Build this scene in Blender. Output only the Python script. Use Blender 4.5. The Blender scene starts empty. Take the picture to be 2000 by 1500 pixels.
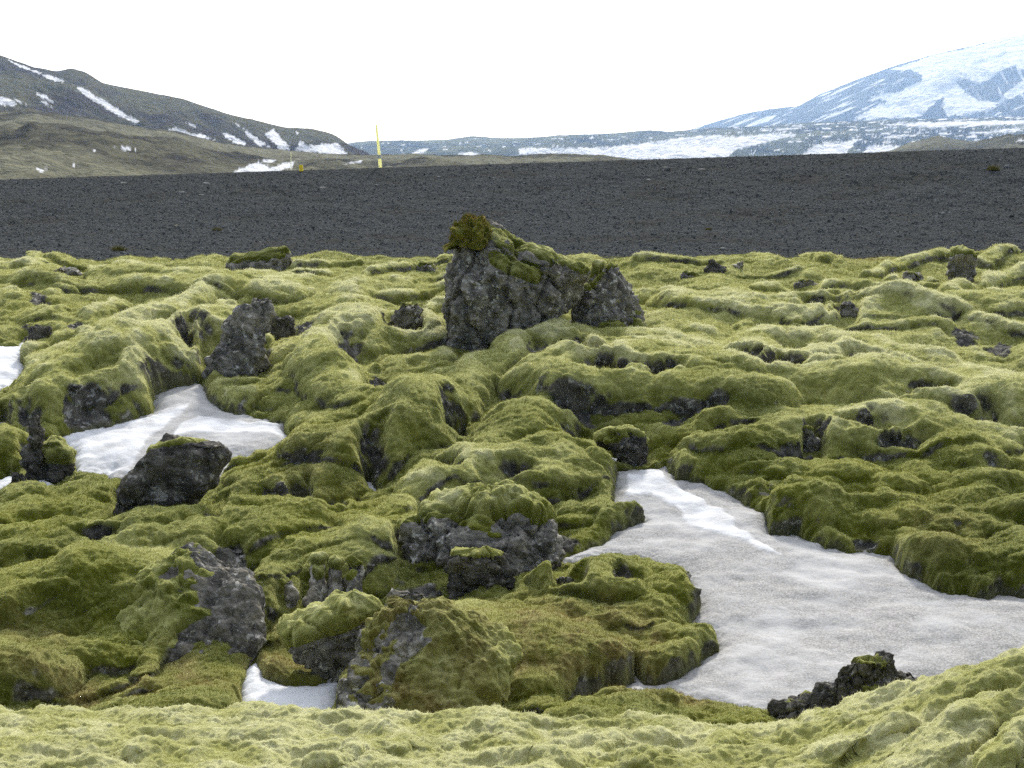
import bpy, math, random
import numpy as np
R = math.radians
random.seed(7); rng = np.random.default_rng(7)
S = bpy.context.scene; COL = S.collection

# ------------------------------------------------------------------ noise
_p = rng.permutation(256); PERM = np.concatenate([_p, _p, _p]).astype(np.int32)
GR = rng.normal(size=(256, 3)); GR /= np.linalg.norm(GR, axis=1)[:, None]; GR = GR.astype(np.float32)
RND = rng.random((256, 3)).astype(np.float32)
def h3(i, j, k): return PERM[PERM[PERM[i & 255] + (j & 255)] + (k & 255)]
def noise(x, y, z):
    x = np.asarray(x, np.float32); y = np.asarray(y, np.float32); z = np.asarray(z, np.float32)
    if x.size > 400000:
        sh = x.shape; xs, ys, zs = [np.broadcast_to(q, sh).ravel() for q in (x, y, z)]
        out = np.empty(xs.size, np.float32)
        for a in range(0, xs.size, 300000): out[a:a+300000] = noise(xs[a:a+300000], ys[a:a+300000], zs[a:a+300000])
        return out.reshape(sh)
    xi = np.floor(x).astype(np.int32); yi = np.floor(y).astype(np.int32); zi = np.floor(z).astype(np.int32)
    fx = x-xi; fy = y-yi; fz = z-zi
    u = fx*fx*fx*(fx*(fx*6-15)+10); v = fy*fy*fy*(fy*(fy*6-15)+10); w = fz*fz*fz*(fz*(fz*6-15)+10)
    r = 0
    for a in (0, 1):
        for b in (0, 1):
            for c in (0, 1):
                g = GR[h3(xi+a, yi+b, zi+c)]
                d = g[..., 0]*(fx-a)+g[..., 1]*(fy-b)+g[..., 2]*(fz-c)
                r = r + (u if a else 1-u)*(v if b else 1-v)*(w if c else 1-w)*d
    return r*1.5
def fbm(x, y, z, n=4, g=.5):
    r = 0; a = 1
    for i in range(n):
        r = r + a*noise(x*2**i+i*7.3, y*2**i+i*3.1, z*2**i+i*5.7); a *= g
    return r
def worley2(x, y):
    x = x.astype(np.float32); y = y.astype(np.float32)
    xi = np.floor(x).astype(np.int32); yi = np.floor(y).astype(np.int32); best = np.full(x.shape, 9., np.float32)
    for a in (-1, 0, 1):
        for b in (-1, 0, 1):
            r = RND[h3(xi+a, yi+b, xi*0)]
            best = np.minimum(best, (xi+a+r[..., 0]-x)**2+(yi+b+r[..., 1]-y)**2)
    return np.sqrt(best)
def worley3(x, y, z):
    xi, yi, zi = [np.floor(q).astype(np.int32) for q in (x, y, z)]
    b1 = np.full(x.shape, 9.); b2 = b1.copy()
    for a in (-1, 0, 1):
        for b in (-1, 0, 1):
            for c in (-1, 0, 1):
                r = RND[h3(xi+a, yi+b, zi+c)]
                d = (xi+a+r[..., 0]-x)**2+(yi+b+r[..., 1]-y)**2+(zi+c+r[..., 2]-z)**2
                b2 = np.minimum(b2, np.maximum(b1, d)); b1 = np.minimum(b1, d)
    return np.sqrt(b1), np.sqrt(b2)
def sst(a, b, x):
    t = np.clip((x-a)/(b-a), 0, 1); return t*t*(3-2*t)

# ------------------------------------------------------------------ camera
F = 2900.; TH = R(8.24); CZ = 3.3; CT, ST = math.cos(TH), math.sin(TH)
def ray(u, v):
    a = (u-1000)/F; b = (750-v)/F
    return a, CT+b*ST, -ST+b*CT
def proj(x, y, z):
    dz = z-CZ; d = y*CT-dz*ST; d = np.maximum(d, 1e-3)
    return 1000+F*x/d, 750-F*(y*ST+dz*CT)/d
def at_y(u, v, y):
    a, dy, dz = ray(u, v); t = y/dy
    return a*t, CZ+t*dz
# base profile of the lava field
_ys = np.arange(0, 60, .02)
_ry = [(1392, 8.7), (1300, 9.3), (1150, 10.5), (1000, 12.0), (850, 13.8), (700, 16.0), (600, 18.0), (510, 20.8)]
_yy = [q[1] for q in _ry]; _zz = [CZ-q*math.tan(TH+math.atan((v-750)/F)) for v, q in _ry]
_zs = np.interp(_ys, [0]+_yy+[22, 60], [_zz[0]]+_zz+[_zz[-1]-.12, 0])
_k = np.ones(41)/41; _zs = np.convolve(np.pad(_zs, 20, mode='edge'), _k, 'valid')
_cx = np.array([(u-1000)*.00252 for u in (-600, 0, 300, 700, 1000, 1300, 1450, 1560, 1700, 1850, 2000, 2300)])
_cz = np.array([CZ-7.0*math.tan(TH+math.atan((v-750)/F)) for v in (1390, 1396, 1392, 1402, 1404, 1412, 1426, 1420, 1375, 1320, 1276, 1190)])
def zbank(x, y):
    zc = np.interp(x, _cx, _cz)
    top = zc+.14*(7.0-y)
    f = sst(8.1, 7.0, y)
    return top, f
def z0(x, y):
    zm = np.interp(y, _ys, _zs); top, f = zbank(x, y)
    return zm+(np.maximum(top, zm)-zm)*f
def P(u, v):
    a, dy, dz = ray(u, v)
    for t in np.arange(5.0, 24, .01):
        y = t*dy
        if CZ+t*dz < z0(a*t, y): return a*t, y
    return a*t, t*dy
def Pfast(us, vs):      # vectorised
    us = np.asarray(us, float); vs = np.asarray(vs, float); a, dy, dz = ray(us, vs)
    X = np.zeros_like(us); Y = np.zeros_like(us); done = np.zeros(us.shape, bool)
    for t in np.arange(5.0, 24, .01):
        hit = (~done) & (CZ+t*dz < z0(a*t, t*dy))
        X[hit] = a[hit]*t; Y[hit] = t*dy[hit] if np.ndim(dy) else t*dy; done |= hit
        if done.all(): break
    X[~done] = a[~done]*22; Y[~done] = 22
    return X, Y
def inside(poly, u, v):
    """signed distance in photo pixels, positive inside"""
    p = np.asarray(poly, float); n = len(p); d = np.full(u.shape, 1e9); c = np.zeros(u.shape, bool)
    for i in range(n):
        x1, y1 = p[i]; x2, y2 = p[(i+1) % n]; ex, ey = x2-x1, y2-y1
        t = np.clip(((u-x1)*ex+(v-y1)*ey)/(ex*ex+ey*ey+1e-9), 0, 1)
        d = np.minimum(d, (u-x1-t*ex)**2+(v-y1-t*ey)**2)
        cond = ((y1 > v) != (y2 > v)) & (u < ex*(v-y1)/((ey if ey else 1e-9))+x1)
        c ^= cond
    return np.where(c, 1, -1)*np.sqrt(d)

# ------------------------------------------------------------------ object helpers
def mesh(name, V, Fc, mat, parent=None, attrs=None, smooth=True):
    me = bpy.data.meshes.new(name)
    V = np.ascontiguousarray(V, np.float32); Fc = np.ascontiguousarray(Fc, np.int32); n, k = Fc.shape
    me.vertices.add(len(V)); me.vertices.foreach_set('co', V.ravel())
    me.loops.add(n*k); me.loops.foreach_set('vertex_index', Fc.ravel())
    me.polygons.add(n); me.polygons.foreach_set('loop_start', np.arange(0, n*k, k, dtype=np.int32))
    me.polygons.foreach_set('loop_total', np.full(n, k, np.int32))
    me.polygons.foreach_set('use_smooth', np.full(n, smooth, bool))
    for an, av in (attrs or {}).items():
        at = me.attributes.new(an, 'FLOAT', 'POINT'); at.data.foreach_set('value', np.ascontiguousarray(av, np.float32).ravel())
    me.update(calc_edges=True); me.validate()
    me.materials.append(mat)
    o = bpy.data.objects.new(name, me); COL.objects.link(o)
    if parent: o.parent = parent
    return o
def tag(o, label=None, cat=None, group=None, kind=None):
    for k, v in (('label', label), ('category', cat), ('group', group), ('kind', kind)):
        if v: o[k] = v
    return o
def gridf(nr, nc, wrap=False):
    r = np.arange(nr-1)[:, None]; c = np.arange(nc if wrap else nc-1)[None, :]; c2 = (c+1) % nc
    return np.stack([r*nc+c, r*nc+c2, (r+1)*nc+c2, (r+1)*nc+c], -1).reshape(-1, 4)
def vnormals(V, wrap=False):
    if wrap: du = np.roll(V, -1, 1)-np.roll(V, 1, 1)
    else: du = np.gradient(V, axis=1)
    dv = np.gradient(V, axis=0)
    n = np.cross(du, dv); n /= np.linalg.norm(n, axis=-1, keepdims=True)+1e-12
    return n

# ------------------------------------------------------------------ materials
def mat_new(name):
    m = bpy.data.materials.new(name); m.use_nodes = True; nt = m.node_tree; nt.nodes.clear()
    out = nt.nodes.new('ShaderNodeOutputMaterial'); b = nt.nodes.new('ShaderNodeBsdfPrincipled')
    nt.links.new(b.outputs[0], out.inputs[0]); b.inputs['Roughness'].default_value = .9
    b.inputs['Specular IOR Level'].default_value = 0.
    return m, nt, b, out
class N:
    def __init__(s, nt): s.nt = nt; s.geo = nt.nodes.new('ShaderNodeNewGeometry')
    def put(s, sock, v):
        if hasattr(v, 'is_output'): s.nt.links.new(v, sock)
        else: sock.default_value = v
    def noise(s, scale, detail=4, rough=.55, stretch=None, dist=0):
        n = s.nt.nodes.new('ShaderNodeTexNoise'); n.inputs['Scale'].default_value = scale; n.inputs['Detail'].default_value = detail
        n.inputs['Roughness'].default_value = rough; n.inputs['Distortion'].default_value = dist
        if stretch:
            mp = s.nt.nodes.new('ShaderNodeMapping'); mp.inputs['Scale'].default_value = stretch
            s.nt.links.new(s.geo.outputs['Position'], mp.inputs[0]); s.nt.links.new(mp.outputs[0], n.inputs['Vector'])
        else: s.nt.links.new(s.geo.outputs['Position'], n.inputs['Vector'])
        return n.outputs[0]
    def voro(s, scale, feature='F1', out=0):
        n = s.nt.nodes.new('ShaderNodeTexVoronoi'); n.feature = feature; n.inputs['Scale'].default_value = scale
        s.nt.links.new(s.geo.outputs['Position'], n.inputs['Vector']); return n.outputs[out]
    def attr(s, name):
        n = s.nt.nodes.new('ShaderNodeAttribute'); n.attribute_name = name; return n.outputs['Fac']
    def ramp(s, v, a, b, o0=0., o1=1.):
        n = s.nt.nodes.new('ShaderNodeMapRange'); n.interpolation_type = 'SMOOTHSTEP'
        s.put(n.inputs[0], v); n.inputs[1].default_value = a; n.inputs[2].default_value = b; n.inputs[3].default_value = o0; n.inputs[4].default_value = o1
        return n.outputs[0]
    def math(s, op, a, b=0.):
        n = s.nt.nodes.new('ShaderNodeMath'); n.operation = op; s.put(n.inputs[0], a); s.put(n.inputs[1], b); return n.outputs[0]
    def mix(s, f, a, b):
        n = s.nt.nodes.new('ShaderNodeMix'); n.data_type = 'RGBA'; s.put(n.inputs[0], f)
        for i, c in ((6, a), (7, b)): s.put(n.inputs[i], c if hasattr(c, 'is_output') else (*c, 1))
        return n.outputs[2]
    def bump(s, h, strength, dist):
        n = s.nt.nodes.new('ShaderNodeBump'); n.inputs['Strength'].default_value = strength; n.inputs['Distance'].default_value = dist
        s.put(n.inputs['Height'], h); return n.outputs[0]

ROCK_A, ROCK_B, ROCK_C = (.095, .091, .082), (.235, .222, .193), (.31, .28, .215)
def rock_color(n, k=1., dk=1.):
    sc = lambda q: tuple(a*dk for a in q)
    c = n.mix(n.ramp(n.noise(9, 5), .35, .65), sc(ROCK_A), sc(ROCK_B))
    c = n.mix(n.ramp(n.noise(3.1, 4), .52, .7, 0, .6), c, sc(ROCK_C))
    li = n.math('MULTIPLY', n.ramp(n.noise(16, 5, .6), .57, .61), n.ramp(n.noise(2.3, 3), .40, .55))
    c = n.mix(n.math('MULTIPLY', li, .75*k), c, (.55, .54, .50))
    sp = n.ramp(n.voro(55), .2, .12)
    sp = n.math('MULTIPLY', sp, n.ramp(n.noise(5, 3), .48, .6))
    c = n.mix(n.math('MULTIPLY', sp, .7*k), c, (.62, .62, .60))
    return c
def make_rock(name, k=1., dk=1.):
    m, nt, b, out = mat_new(name); n = N(nt)
    nt.links.new(rock_color(n, k, dk), b.inputs['Base Color'])
    h = n.math('ADD', n.noise(38, 6, .65), n.math('MULTIPLY', n.voro(30), .7))
    nt.links.new(n.bump(h, .9, .03), b.inputs['Normal'])
    b.inputs['Roughness'].default_value = .92
    return m
M_ROCK = make_rock('lava_basalt'); M_GREY = make_rock('grey_basalt', .6, .72); M_DROCK = make_rock('dark_basalt', .4, .5)

def moss_color(n, attrs=True):
    g = n.mix(n.ramp(n.noise(1.1, 3), .35, .68), (.041, .053, .003), (.090, .099, .006))      # olive green
    g = n.mix(n.ramp(n.noise(5.5, 5, .6), .47, .75, 0, .5), g, (.135, .130, .016))           # straw tips
    g = n.mix(n.ramp(n.noise(60, 4, .7), .44, .72, 0, .35), g, (.165, .166, .028))
    g = n.mix(n.ramp(n.noise(2.3, 4, .6), .60, .74, 0, .45), g, (.17, .18, .075))           # grey dry fleece
    if attrs:
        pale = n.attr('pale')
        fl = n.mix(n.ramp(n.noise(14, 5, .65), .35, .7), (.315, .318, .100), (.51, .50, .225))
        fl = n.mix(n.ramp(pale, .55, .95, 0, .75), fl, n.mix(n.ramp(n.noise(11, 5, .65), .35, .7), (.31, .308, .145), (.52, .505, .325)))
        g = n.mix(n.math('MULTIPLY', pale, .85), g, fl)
        br = n.mix(n.ramp(n.noise(20, 5, .65), .35, .68), (.085, .062, .018), (.19, .165, .055))
        br = n.mix(n.ramp(n.noise(6, 3), .5, .66, 0, .6), br, (.15, .15, .04))
        g = n.mix(n.attr('brown'), g, br)
    return g
def make_moss(name, terrain):
    m, nt, b, out = mat_new(name); n = N(nt)
    c = moss_color(n, terrain)
    if terrain:
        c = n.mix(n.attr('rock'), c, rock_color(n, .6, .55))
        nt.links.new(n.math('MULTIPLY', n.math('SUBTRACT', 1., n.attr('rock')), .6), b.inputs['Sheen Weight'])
    else: b.inputs['Sheen Weight'].default_value = .6
    nt.links.new(c, b.inputs['Base Color'])
    b.inputs['Sheen Roughness'].default_value = .38; b.inputs['Sheen Tint'].default_value = (1., .99, .42, 1)
    h = n.math('ADD', n.noise(90, 5, .7), n.math('MULTIPLY', n.noise(28, 4, .6, stretch=(1, .6, 1)), 1.3))
    nt.links.new(n.bump(h, .8, .02), b.inputs['Normal'])
    b.inputs['Roughness'].default_value = 1; b.inputs['Specular IOR Level'].default_value = .05
    return m
M_MOSS = make_moss('moss_field', True); M_CAP = make_moss('moss_cushion', False)

def make_snow():
    m, nt, b, out = mat_new('old_snow'); n = N(nt)
    d = n.attr('dirt')
    grit = n.ramp(n.noise(70, 5, .75), .36, .68)
    dirt = n.mix(grit, (.17, .167, .159), (.35, .347, .34))
    dirt = n.mix(n.ramp(n.noise(1.6, 4, .6, stretch=(1, 1.3, 1)), .40, .66, 0, .8), dirt, (.35, .35, .347))
    c = n.mix(d, (.50, .51, .525), dirt)
    nt.links.new(c, b.inputs['Base Color'])
    b.inputs['Roughness'].default_value = .75
    h = n.math('ADD', n.noise(60, 5, .7), n.math('MULTIPLY', n.noise(9, 4), 2.))
    nt.links.new(n.bump(h, .45, .012), b.inputs['Normal'])
    return m
M_SNOW = make_snow()

def simple(name, col, rough=.6, col2=None, sc=20):
    m, nt, b, out = mat_new(name); n = N(nt); b.inputs['Roughness'].default_value = rough
    nt.links.new(n.mix(n.ramp(n.noise(sc, 4), .35, .7), col, col2 or tuple(q*.8 for q in col)), b.inputs['Base Color'])
    return m

# ------------------------------------------------------------------ moss lobes (photo top outline u, v, radius px)
LB = []
def L(*pts, k=.85, g=0): LB.append((pts, k, g))
# broad masses that the tongues drape over
L((1070,712,90),(1150,695,120),(1300,700,115),(1450,730,105),k=.66); L((800,800,105),(700,840,95),(620,860,70),k=.66); L((1480,690,105),(1700,700,115),(1950,740,115),k=.62); L((1400,830,75),(1650,815,90),(1900,820,90),k=.5)
L((420,600,105),(240,660,118),(110,750,80),k=.62); L((60,1050,75),(240,1062,75),(420,1030,80),(580,980,80),k=.6); L((640,1060,85),(790,1010,75),k=.62); L((860,920,80),(1080,895,80),(1180,900,50),k=.62); L((1520,965,50),(1700,960,60),(1950,930,70),k=.36,g=1); L((1780,1060,60),(1960,1060,70),(2080,1060,80),k=.36,g=1)
L((1330,570,46),(1550,585,58),(1850,580,58),(2050,570,58),k=.55); L((-50,520,50),(250,520,58),(560,540,56),k=.5); L((1250,1180,60),(1150,1200,60),k=.5); L((560,1110,60),(480,1180,50),k=.55); L((700,640,70),(820,620,60),k=.6); L((-40,860,50),(40,880,40)); L((650,700,80),(700,760,70),k=.7)
L((-120,1178,110),(40,1152,115),(160,1122,115),(300,1116,100),k=.75,g=1); L((800,1218,85),(900,1215,95),(1080,1235,90),(1190,1275,70),k=.6,g=1)
NMASS = len(LB)
# left upper
L((-60,486,26),(0,490,25),(60,492,22),(130,502,18),(200,515,14),k=.6); L((70,508,12),(85,516,12)); L((0,532,20),(60,524,20),(90,538,13)); L((130,560,18),(80,566,18),(30,575,22),(-20,585,25))
L((250,524,38),(400,528,38),(560,540,38),(690,575,40),k=.42); L((420,560,40),(330,590,52),(200,640,48),(100,700,46),(55,765,36),k=.7)
L((360,640,55),(220,690,70),(120,735,62),(70,790,42),k=.75); L((75,805,36),(150,790,42),(260,765,48),(320,745,30),k=.8)
L((230,596,28),(190,612,30),(155,640,26)); L((260,618,22),(232,628,22),(212,655,18)); L((20,560,22),(70,548,22),(140,566,20)); L((-10,590,24),(45,583,22)); L((60,625,18),(118,618,18),(150,640,16))
L((60,690,18),(140,660,24)); L((-30,770,26),(10,778,24)); L((-20,868,32),(20,870,30)); L((-20,985,28),(15,985,28),(52,978,26)); L((10,1015,18),(50,1010,20)); L((-10,1045,26),(30,1050,18))
L((345,606,16),(385,594,18),(420,600,14)); L((310,668,26),(330,645,32),(380,622,32),(440,608,24)); L((365,675,20),(385,662,16)); L((460,588,18),(500,580,18)); L((515,668,10),(570,670,11),k=1)
L((690,622,18),(640,628,24),(598,652,20)); L((790,612,28),(740,618,40),(660,652,56),(600,702,56),(575,752,38),k=.9); L((660,745,28),(640,760,30),(600,800,25)); L((690,690,30),(720,700,20))
L((405,765,14),(425,758,20),(450,765,16)); L((465,758,22),(500,750,28),(545,756,26)); L((590,800,30),(640,790,42),(710,795,40),k=1); L((550,800,24),(590,780,22))
L((150,930,20),(200,932,28),(140,960,38),(100,990,30)); L((235,985,34),(130,1030,46),(40,1080,46),(-20,1110,40),k=.7); L((180,1000,40),(250,1000,22))
L((258,1045,14),(290,1015,24),(340,990,30),(440,970,36),(500,940,30)); L((285,1085,24),(340,1035,40),(420,1008,46),(530,1000,42),(590,990,30),k=1); L((425,1045,34),(445,1020,34),(480,1008,30))
L((70,1115,18),(120,1094,26),(200,1085,28),(290,1092,22)); L((275,1108,18),(320,1082,28),(400,1070,36),(480,1078,30),k=1.1)
L((520,1120,36),(590,1065,44),(680,1030,40),k=.6); L((510,1160,26),(560,1130,26)); L((470,930,30),(560,898,34),(660,880,30),k=.6); L((560,950,26),(640,930,28),(700,900,26)); L((600,1010,28),(560,1040,24)); L((500,900,18),(560,885,18))
# around the crag
L((700,700,24),(745,682,20)); L((780,668,26),(830,640,30),(866,632,18)); L((730,725,24),(790,702,30),(868,690,30)); L((725,745,26),(775,718,24)); L((700,775,22),(760,735,20),(850,712,22),(890,722,18)); L((842,600,20),(850,585,26),(872,575,20)); L((775,640,16),(800,620,20),(830,628,14))
L((1075,650,56),(1005,668,58),(945,706,60),(885,748,72),(830,792,80),(780,835,74),(758,888,48),k=.9); L((850,845,44),(785,870,46),(745,890,30),k=1)
L((1230,752,56),(1090,772,74),(1000,812,80),(955,850,66),k=.85); L((1100,665,36),(1190,655,44),(1300,668,46),(1420,700,46),k=.6); L((1110,722,22),(1160,702,38),(1250,730,40)); L((1260,765,48),(1330,742,58),(1430,742,58),k=.8)
L((1130,822,36),(1200,798,40),(1290,802,46),(1400,832,40),k=.95); L((1160,836,18),(1215,825,28),(1275,852,22)); L((900,892,28),(980,880,34),(1060,862,34),(1130,858,24)); L((780,920,32),(840,882,32),(900,880,24)); L((990,915,28),(1050,902,34),(1120,882,34),(1200,880,30))
L((820,935,36),(900,902,42),(970,888,34),k=.8); L((700,870,36),(740,850,36)); L((1120,920,28),(1180,905,26)); L((1060,940,26),(1150,930,26),(1195,945,18))
# centre outcrop moss
L((918,965,18),(945,930,30),(995,936,32),(1060,952,30),(1140,962,22),k=1.15); L((772,1018,20),(800,990,24),(838,972,28),(880,976,20),(920,974,22),k=1.2); L((1030,1030,22),(1100,1020,26),(1200,1010,26),(1250,1004,14)); L((680,1045,28),(740,1012,34),(780,985,28)); L((690,985,28),(760,950,30)); L((650,1075,22),(700,1055,30))
L((655,1095,26),(720,1068,46),(800,1072,46),(855,1085,32),k=1.2); L((590,1108,20),(615,1095,24),(650,1092,22),k=1.2); L((890,1090,14),(920,1078,18),(950,1080,14)); L((1015,1165,20),(1045,1140,22),(1085,1117,22),(1130,1118,18)); L((1150,1122,22),(1210,1104,34),(1275,1104,28)); L((1285,1140,38),(1335,1138,20)); L((1270,1180,38),(1350,1178,18)); L((1240,1235,38),(1330,1238,40),(1388,1248,20)); L((950,1155,22),(1000,1165,22)); L((1000,1200,22),(960,1205,25))
L((520,1255,14),(560,1222,26),(625,1192,30),(690,1192,22),(715,1190,16),k=1); L((520,1200,20),(560,1190,20)); L((480,1195,20),(520,1215,16))
# grassy outcrop lower centre
L((740,1215,34),(830,1205,60),(950,1215,80),(1080,1235,80),(1190,1270,60),k=.45,g=1); L((720,1300,60),(850,1290,70),(1000,1310,60),k=.4,g=1); L((700,1340,40),(800,1340,40),(900,1355,30),k=.6); L((780,1215,18),(840,1215,22),(900,1235,18),k=.7); L((880,1265,20),(940,1262,22)); L((1040,1195,24),(1110,1195,26),(1190,1210,24)); L((850,1310,18),(900,1318,16)); L((720,1290,16),(745,1282,18),(780,1300,16))
# bottom left outcrop moss
L((-80,1190,70),(0,1158,80),(110,1130,90),(220,1112,95),(320,1120,70),k=.6,g=1); L((-40,1250,60),(100,1235,70),(230,1215,80),(330,1190,60),k=.5,g=1); L((30,1290,40),(100,1240,40),(140,1230,30)); L((160,1300,30),(210,1230,44),(300,1190,44)); L((280,1310,26),(320,1260,36),(370,1215,30)); L((-30,1310,40),(60,1320,40),(130,1310,30)); L((0,1360,24),(80,1365,22)); L((110,1370,18),(180,1335,24),(230,1335,16)); L((235,1365,14),(280,1350,18),(310,1358,12)); L((230,1300,12),(246,1288,13))
L((490,1305,16),(540,1298,24),(590,1310,16),k=.6); L((330,1375,16),(420,1360,22),(470,1360,16),k=.6)
# right of snow
L((1305,932,16),(1345,910,22),(1410,905,24)); L((1355,972,12),(1420,942,20),(1510,935,20)); L((1430,985,16),(1500,965,20)); L((1495,1020,12),(1560,1015,22),(1640,1022,25),(1690,1045,18)); L((1640,985,13),(1665,970,18),(1702,988,14),k=1.1); L((1735,1015,18),(1780,986,25),(1860,990,22)); L((1810,945,28),(1880,920,30),(1960,902,38)); L((1745,1065,26),(1820,1022,34),(1910,1030,32)); L((1765,1105,22),(1850,1080,34),(1920,1070,30)); L((1860,1142,20),(1890,1130,18)); L((1950,1105,34),(1990,1130,26),(2050,1120,30)); L((1960,985,28),(2000,1005,40),(2060,1010,40)); L((1560,960,20),(1620,950,22),(1700,945,22)); L((1590,985,14),(1630,995,14)); L((1300,985,6),(1325,965,7),(1340,968,5))
# right upper
L((1240,512,14),(1330,508,14),(1400,512,10)); L((1480,500,10),(1520,497,8)); L((1550,497,16),(1610,505,14),(1660,503,10)); L((1690,536,16),(1760,512,18),(1850,500,16),(1910,500,14)); L((1910,505,22),(1990,488,22),(2080,480,24)); L((1738,548,16),(1780,535,20),(1815,548,13)); L((1850,585,22),(1880,562,26),(1930,543,24),(1990,532,20),(2060,528,20),k=1)
L((1580,560,16),(1650,550,26),(1740,566,28),(1850,572,20)); L((1475,563,14),(1520,555,18),(1550,568,14)); L((1480,588,16),(1510,580,15)); L((1495,608,12),(1560,586,22),(1640,583,28),(1760,592,32),(1860,612,30),(1940,645,24),k=1); L((1395,662,16),(1460,627,20),(1530,615,18)); L((1495,645,14),(1540,620,15),(1570,632,12)); L((1560,640,16),(1600,628,14)); L((1650,645,16),(1750,636,24),(1830,642,24),(1895,668,18),k=1); L((1920,610,20),(2000,600,24)); L((1960,650,26),(2040,640,30))
L((1390,678,22),(1500,660,30),(1620,656,40),(1720,672,46),(1830,698,46),(1930,735,40),(2010,780,35),k=.75); L((1585,722,26),(1650,695,40),(1705,702,34),(1745,745,26),k=1.1); L((1495,748,24),(1560,732,36),(1615,760,22),k=1.1); L((1790,780,30),(1870,752,26),(1920,745,26),(1965,785,24)); L((1630,806,20),(1700,782,30),(1800,776,36),(1920,805,34)); L((1480,842,24),(1590,818,34),(1700,802,28)); L((1390,868,22),(1500,852,24),(1575,842,26),(1625,872,22)); L((1610,868,28),(1700,845,42),(1790,850,36),k=1); L((1800,850,30),(1900,850,36),(2000,870,36)); L((1380,905,18),(1480,882,20),(1540,880,16)); L((1300,790,46),(1420,795,45),k=.6); L((1940,880,26),(2000,920,30)); L((1420,820,24),(1500,800,26),(1580,770,20)); L((1850,820,26),(1930,830,26)); L((1480,910,20),(1560,900,22),(1640,905,22)); L((1700,905,20),(1760,895,24)); L((1780,990,18),(1700,1010,14)); L((1500,700,24),(1580,690,26)); L((1760,720,24),(1830,740,24)); L((1880,790,22),(1960,830,26))
L((1290,560,24),(1400,553,24),k=.6); L((1280,592,18),(1380,586,24),(1460,602,16),k=.7); L((1280,630,16),(1340,640,16),(1370,652,12)); L((1420,530,10),(1480,535,12),(1560,530,14),k=.7)
# left of the crag, horizon
L((560,522,10),(640,514,12),(700,507,10)); L((735,530,18),(790,520,16),(860,510,16),(900,503,12)); L((750,578,16),(820,560,22),(870,560,16)); L((680,560,16),(740,555,18)); L((440,545,10),(500,552,14)); L((570,535,14),(640,535,14)); L((700,545,10),(720,535,12)); L((860,545,14),(890,535,16))
# brown bank behind the foreground, and the foreground rise
L((1240,1386,8),(1310,1373,15),(1410,1381,15),(1490,1395,8),k=.7); L((1520,1402,12),(1560,1396,18),(1590,1405,12))
L((1520,1500,30),(1640,1440,36),(1760,1390,40),(1900,1320,44),(2050,1260,50),k=.6); L((1720,1530,50),(1830,1440,50),(1920,1370,50),(2030,1350,50),k=.7); L((1900,1540,40),(1950,1460,50),(2020,1410,60),k=.75); L((1350,1440,30),(1450,1425,30),(1500,1440,24),k=.4); L((620,1475,30),(700,1452,26),(780,1450,20),k=.7); L((820,1440,24),(900,1420,24),(980,1415,20),k=.4); L((1000,1500,40),(1100,1450,36),(1200,1430,30),k=.35); L((250,1450,30),(350,1430,30),(440,1430,24),k=.3); L((1180,1480,30),(1290,1455,30),k=.4)

POLY = dict(
 big=[(1205,925),(1250,918),(1300,912),(1322,940),(1372,944),(1430,972),(1492,1005),(1500,1042),(1560,1046),(1612,1074),(1740,1085),(1760,1120),(1830,1153),(1930,1170),(1952,1158),(2000,1165),(2150,1150),(2300,1300),(1990,1300),(1850,1360),(1700,1392),(1560,1402),(1490,1402),(1420,1390),(1330,1376),(1200,1380),(1105,1391),(1150,1363),(1240,1332),(1240,1318),(1262,1335),(1300,1335),(1350,1312),(1402,1272),(1397,1240),(1345,1226),(1366,1190),(1340,1165),(1352,1140),(1300,1125),(1272,1104),(1205,1098),(1140,1112),(1105,1095),(1170,1068),(1222,1034),(1258,1020),(1240,1002),(1197,1006)],
 left=[(118,862),(150,850),(215,838),(300,812),(305,778),(330,764),(392,754),(406,785),(425,797),(460,815),(520,825),(550,834),(562,858),(578,864),(575,874),(540,886),(520,902),(485,908),(452,905),(400,960),(300,960),(233,945),(213,942),(218,926),(150,926),(148,895),(138,880)],
 edge=[(-120,690),(0,678),(44,675),(40,705),(50,735),(30,752),(0,772),(-120,790)],
 low=[(-60,975),(0,940),(15,935),(45,940),(60,928),(95,940),(116,965),(60,968),(20,972),(0,980)],
 nook=[(486,1302),(500,1290),(515,1325),(560,1336),(620,1332),(664,1328),(655,1380),(640,1402),(560,1410),(478,1402),(474,1350)],
 s1=[(868,866),(906,862),(902,885),(875,882)], s2=[(1108,882),(1130,870),(1158,872),(1150,882)], s3=[(1165,900),(1190,892),(1218,900),(1200,908)],
 s4=[(706,938),(722,936),(748,968),(735,974)], s5=[(634,1008),(668,998),(672,1018),(650,1022)], s6=[(570,982),(604,980),(608,994),(580,994)], s8=[(-20,830),(18,826),(24,850),(10,868),(-20,875)])
CLEAN = [[(1225,932),(1288,920),(1300,950),(1370,985),(1425,1020),(1442,1050),(1525,1098),(1470,1078),(1400,1047),(1342,1030),(1320,996),(1270,976),(1224,976)],
         [(118,862),(215,838),(320,815),(370,800),(360,815),(290,870),(250,930),(150,930)], [(350,850),(390,830),(440,832),(540,842),(578,864),(500,862),(430,858),(340,868)]]

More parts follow.
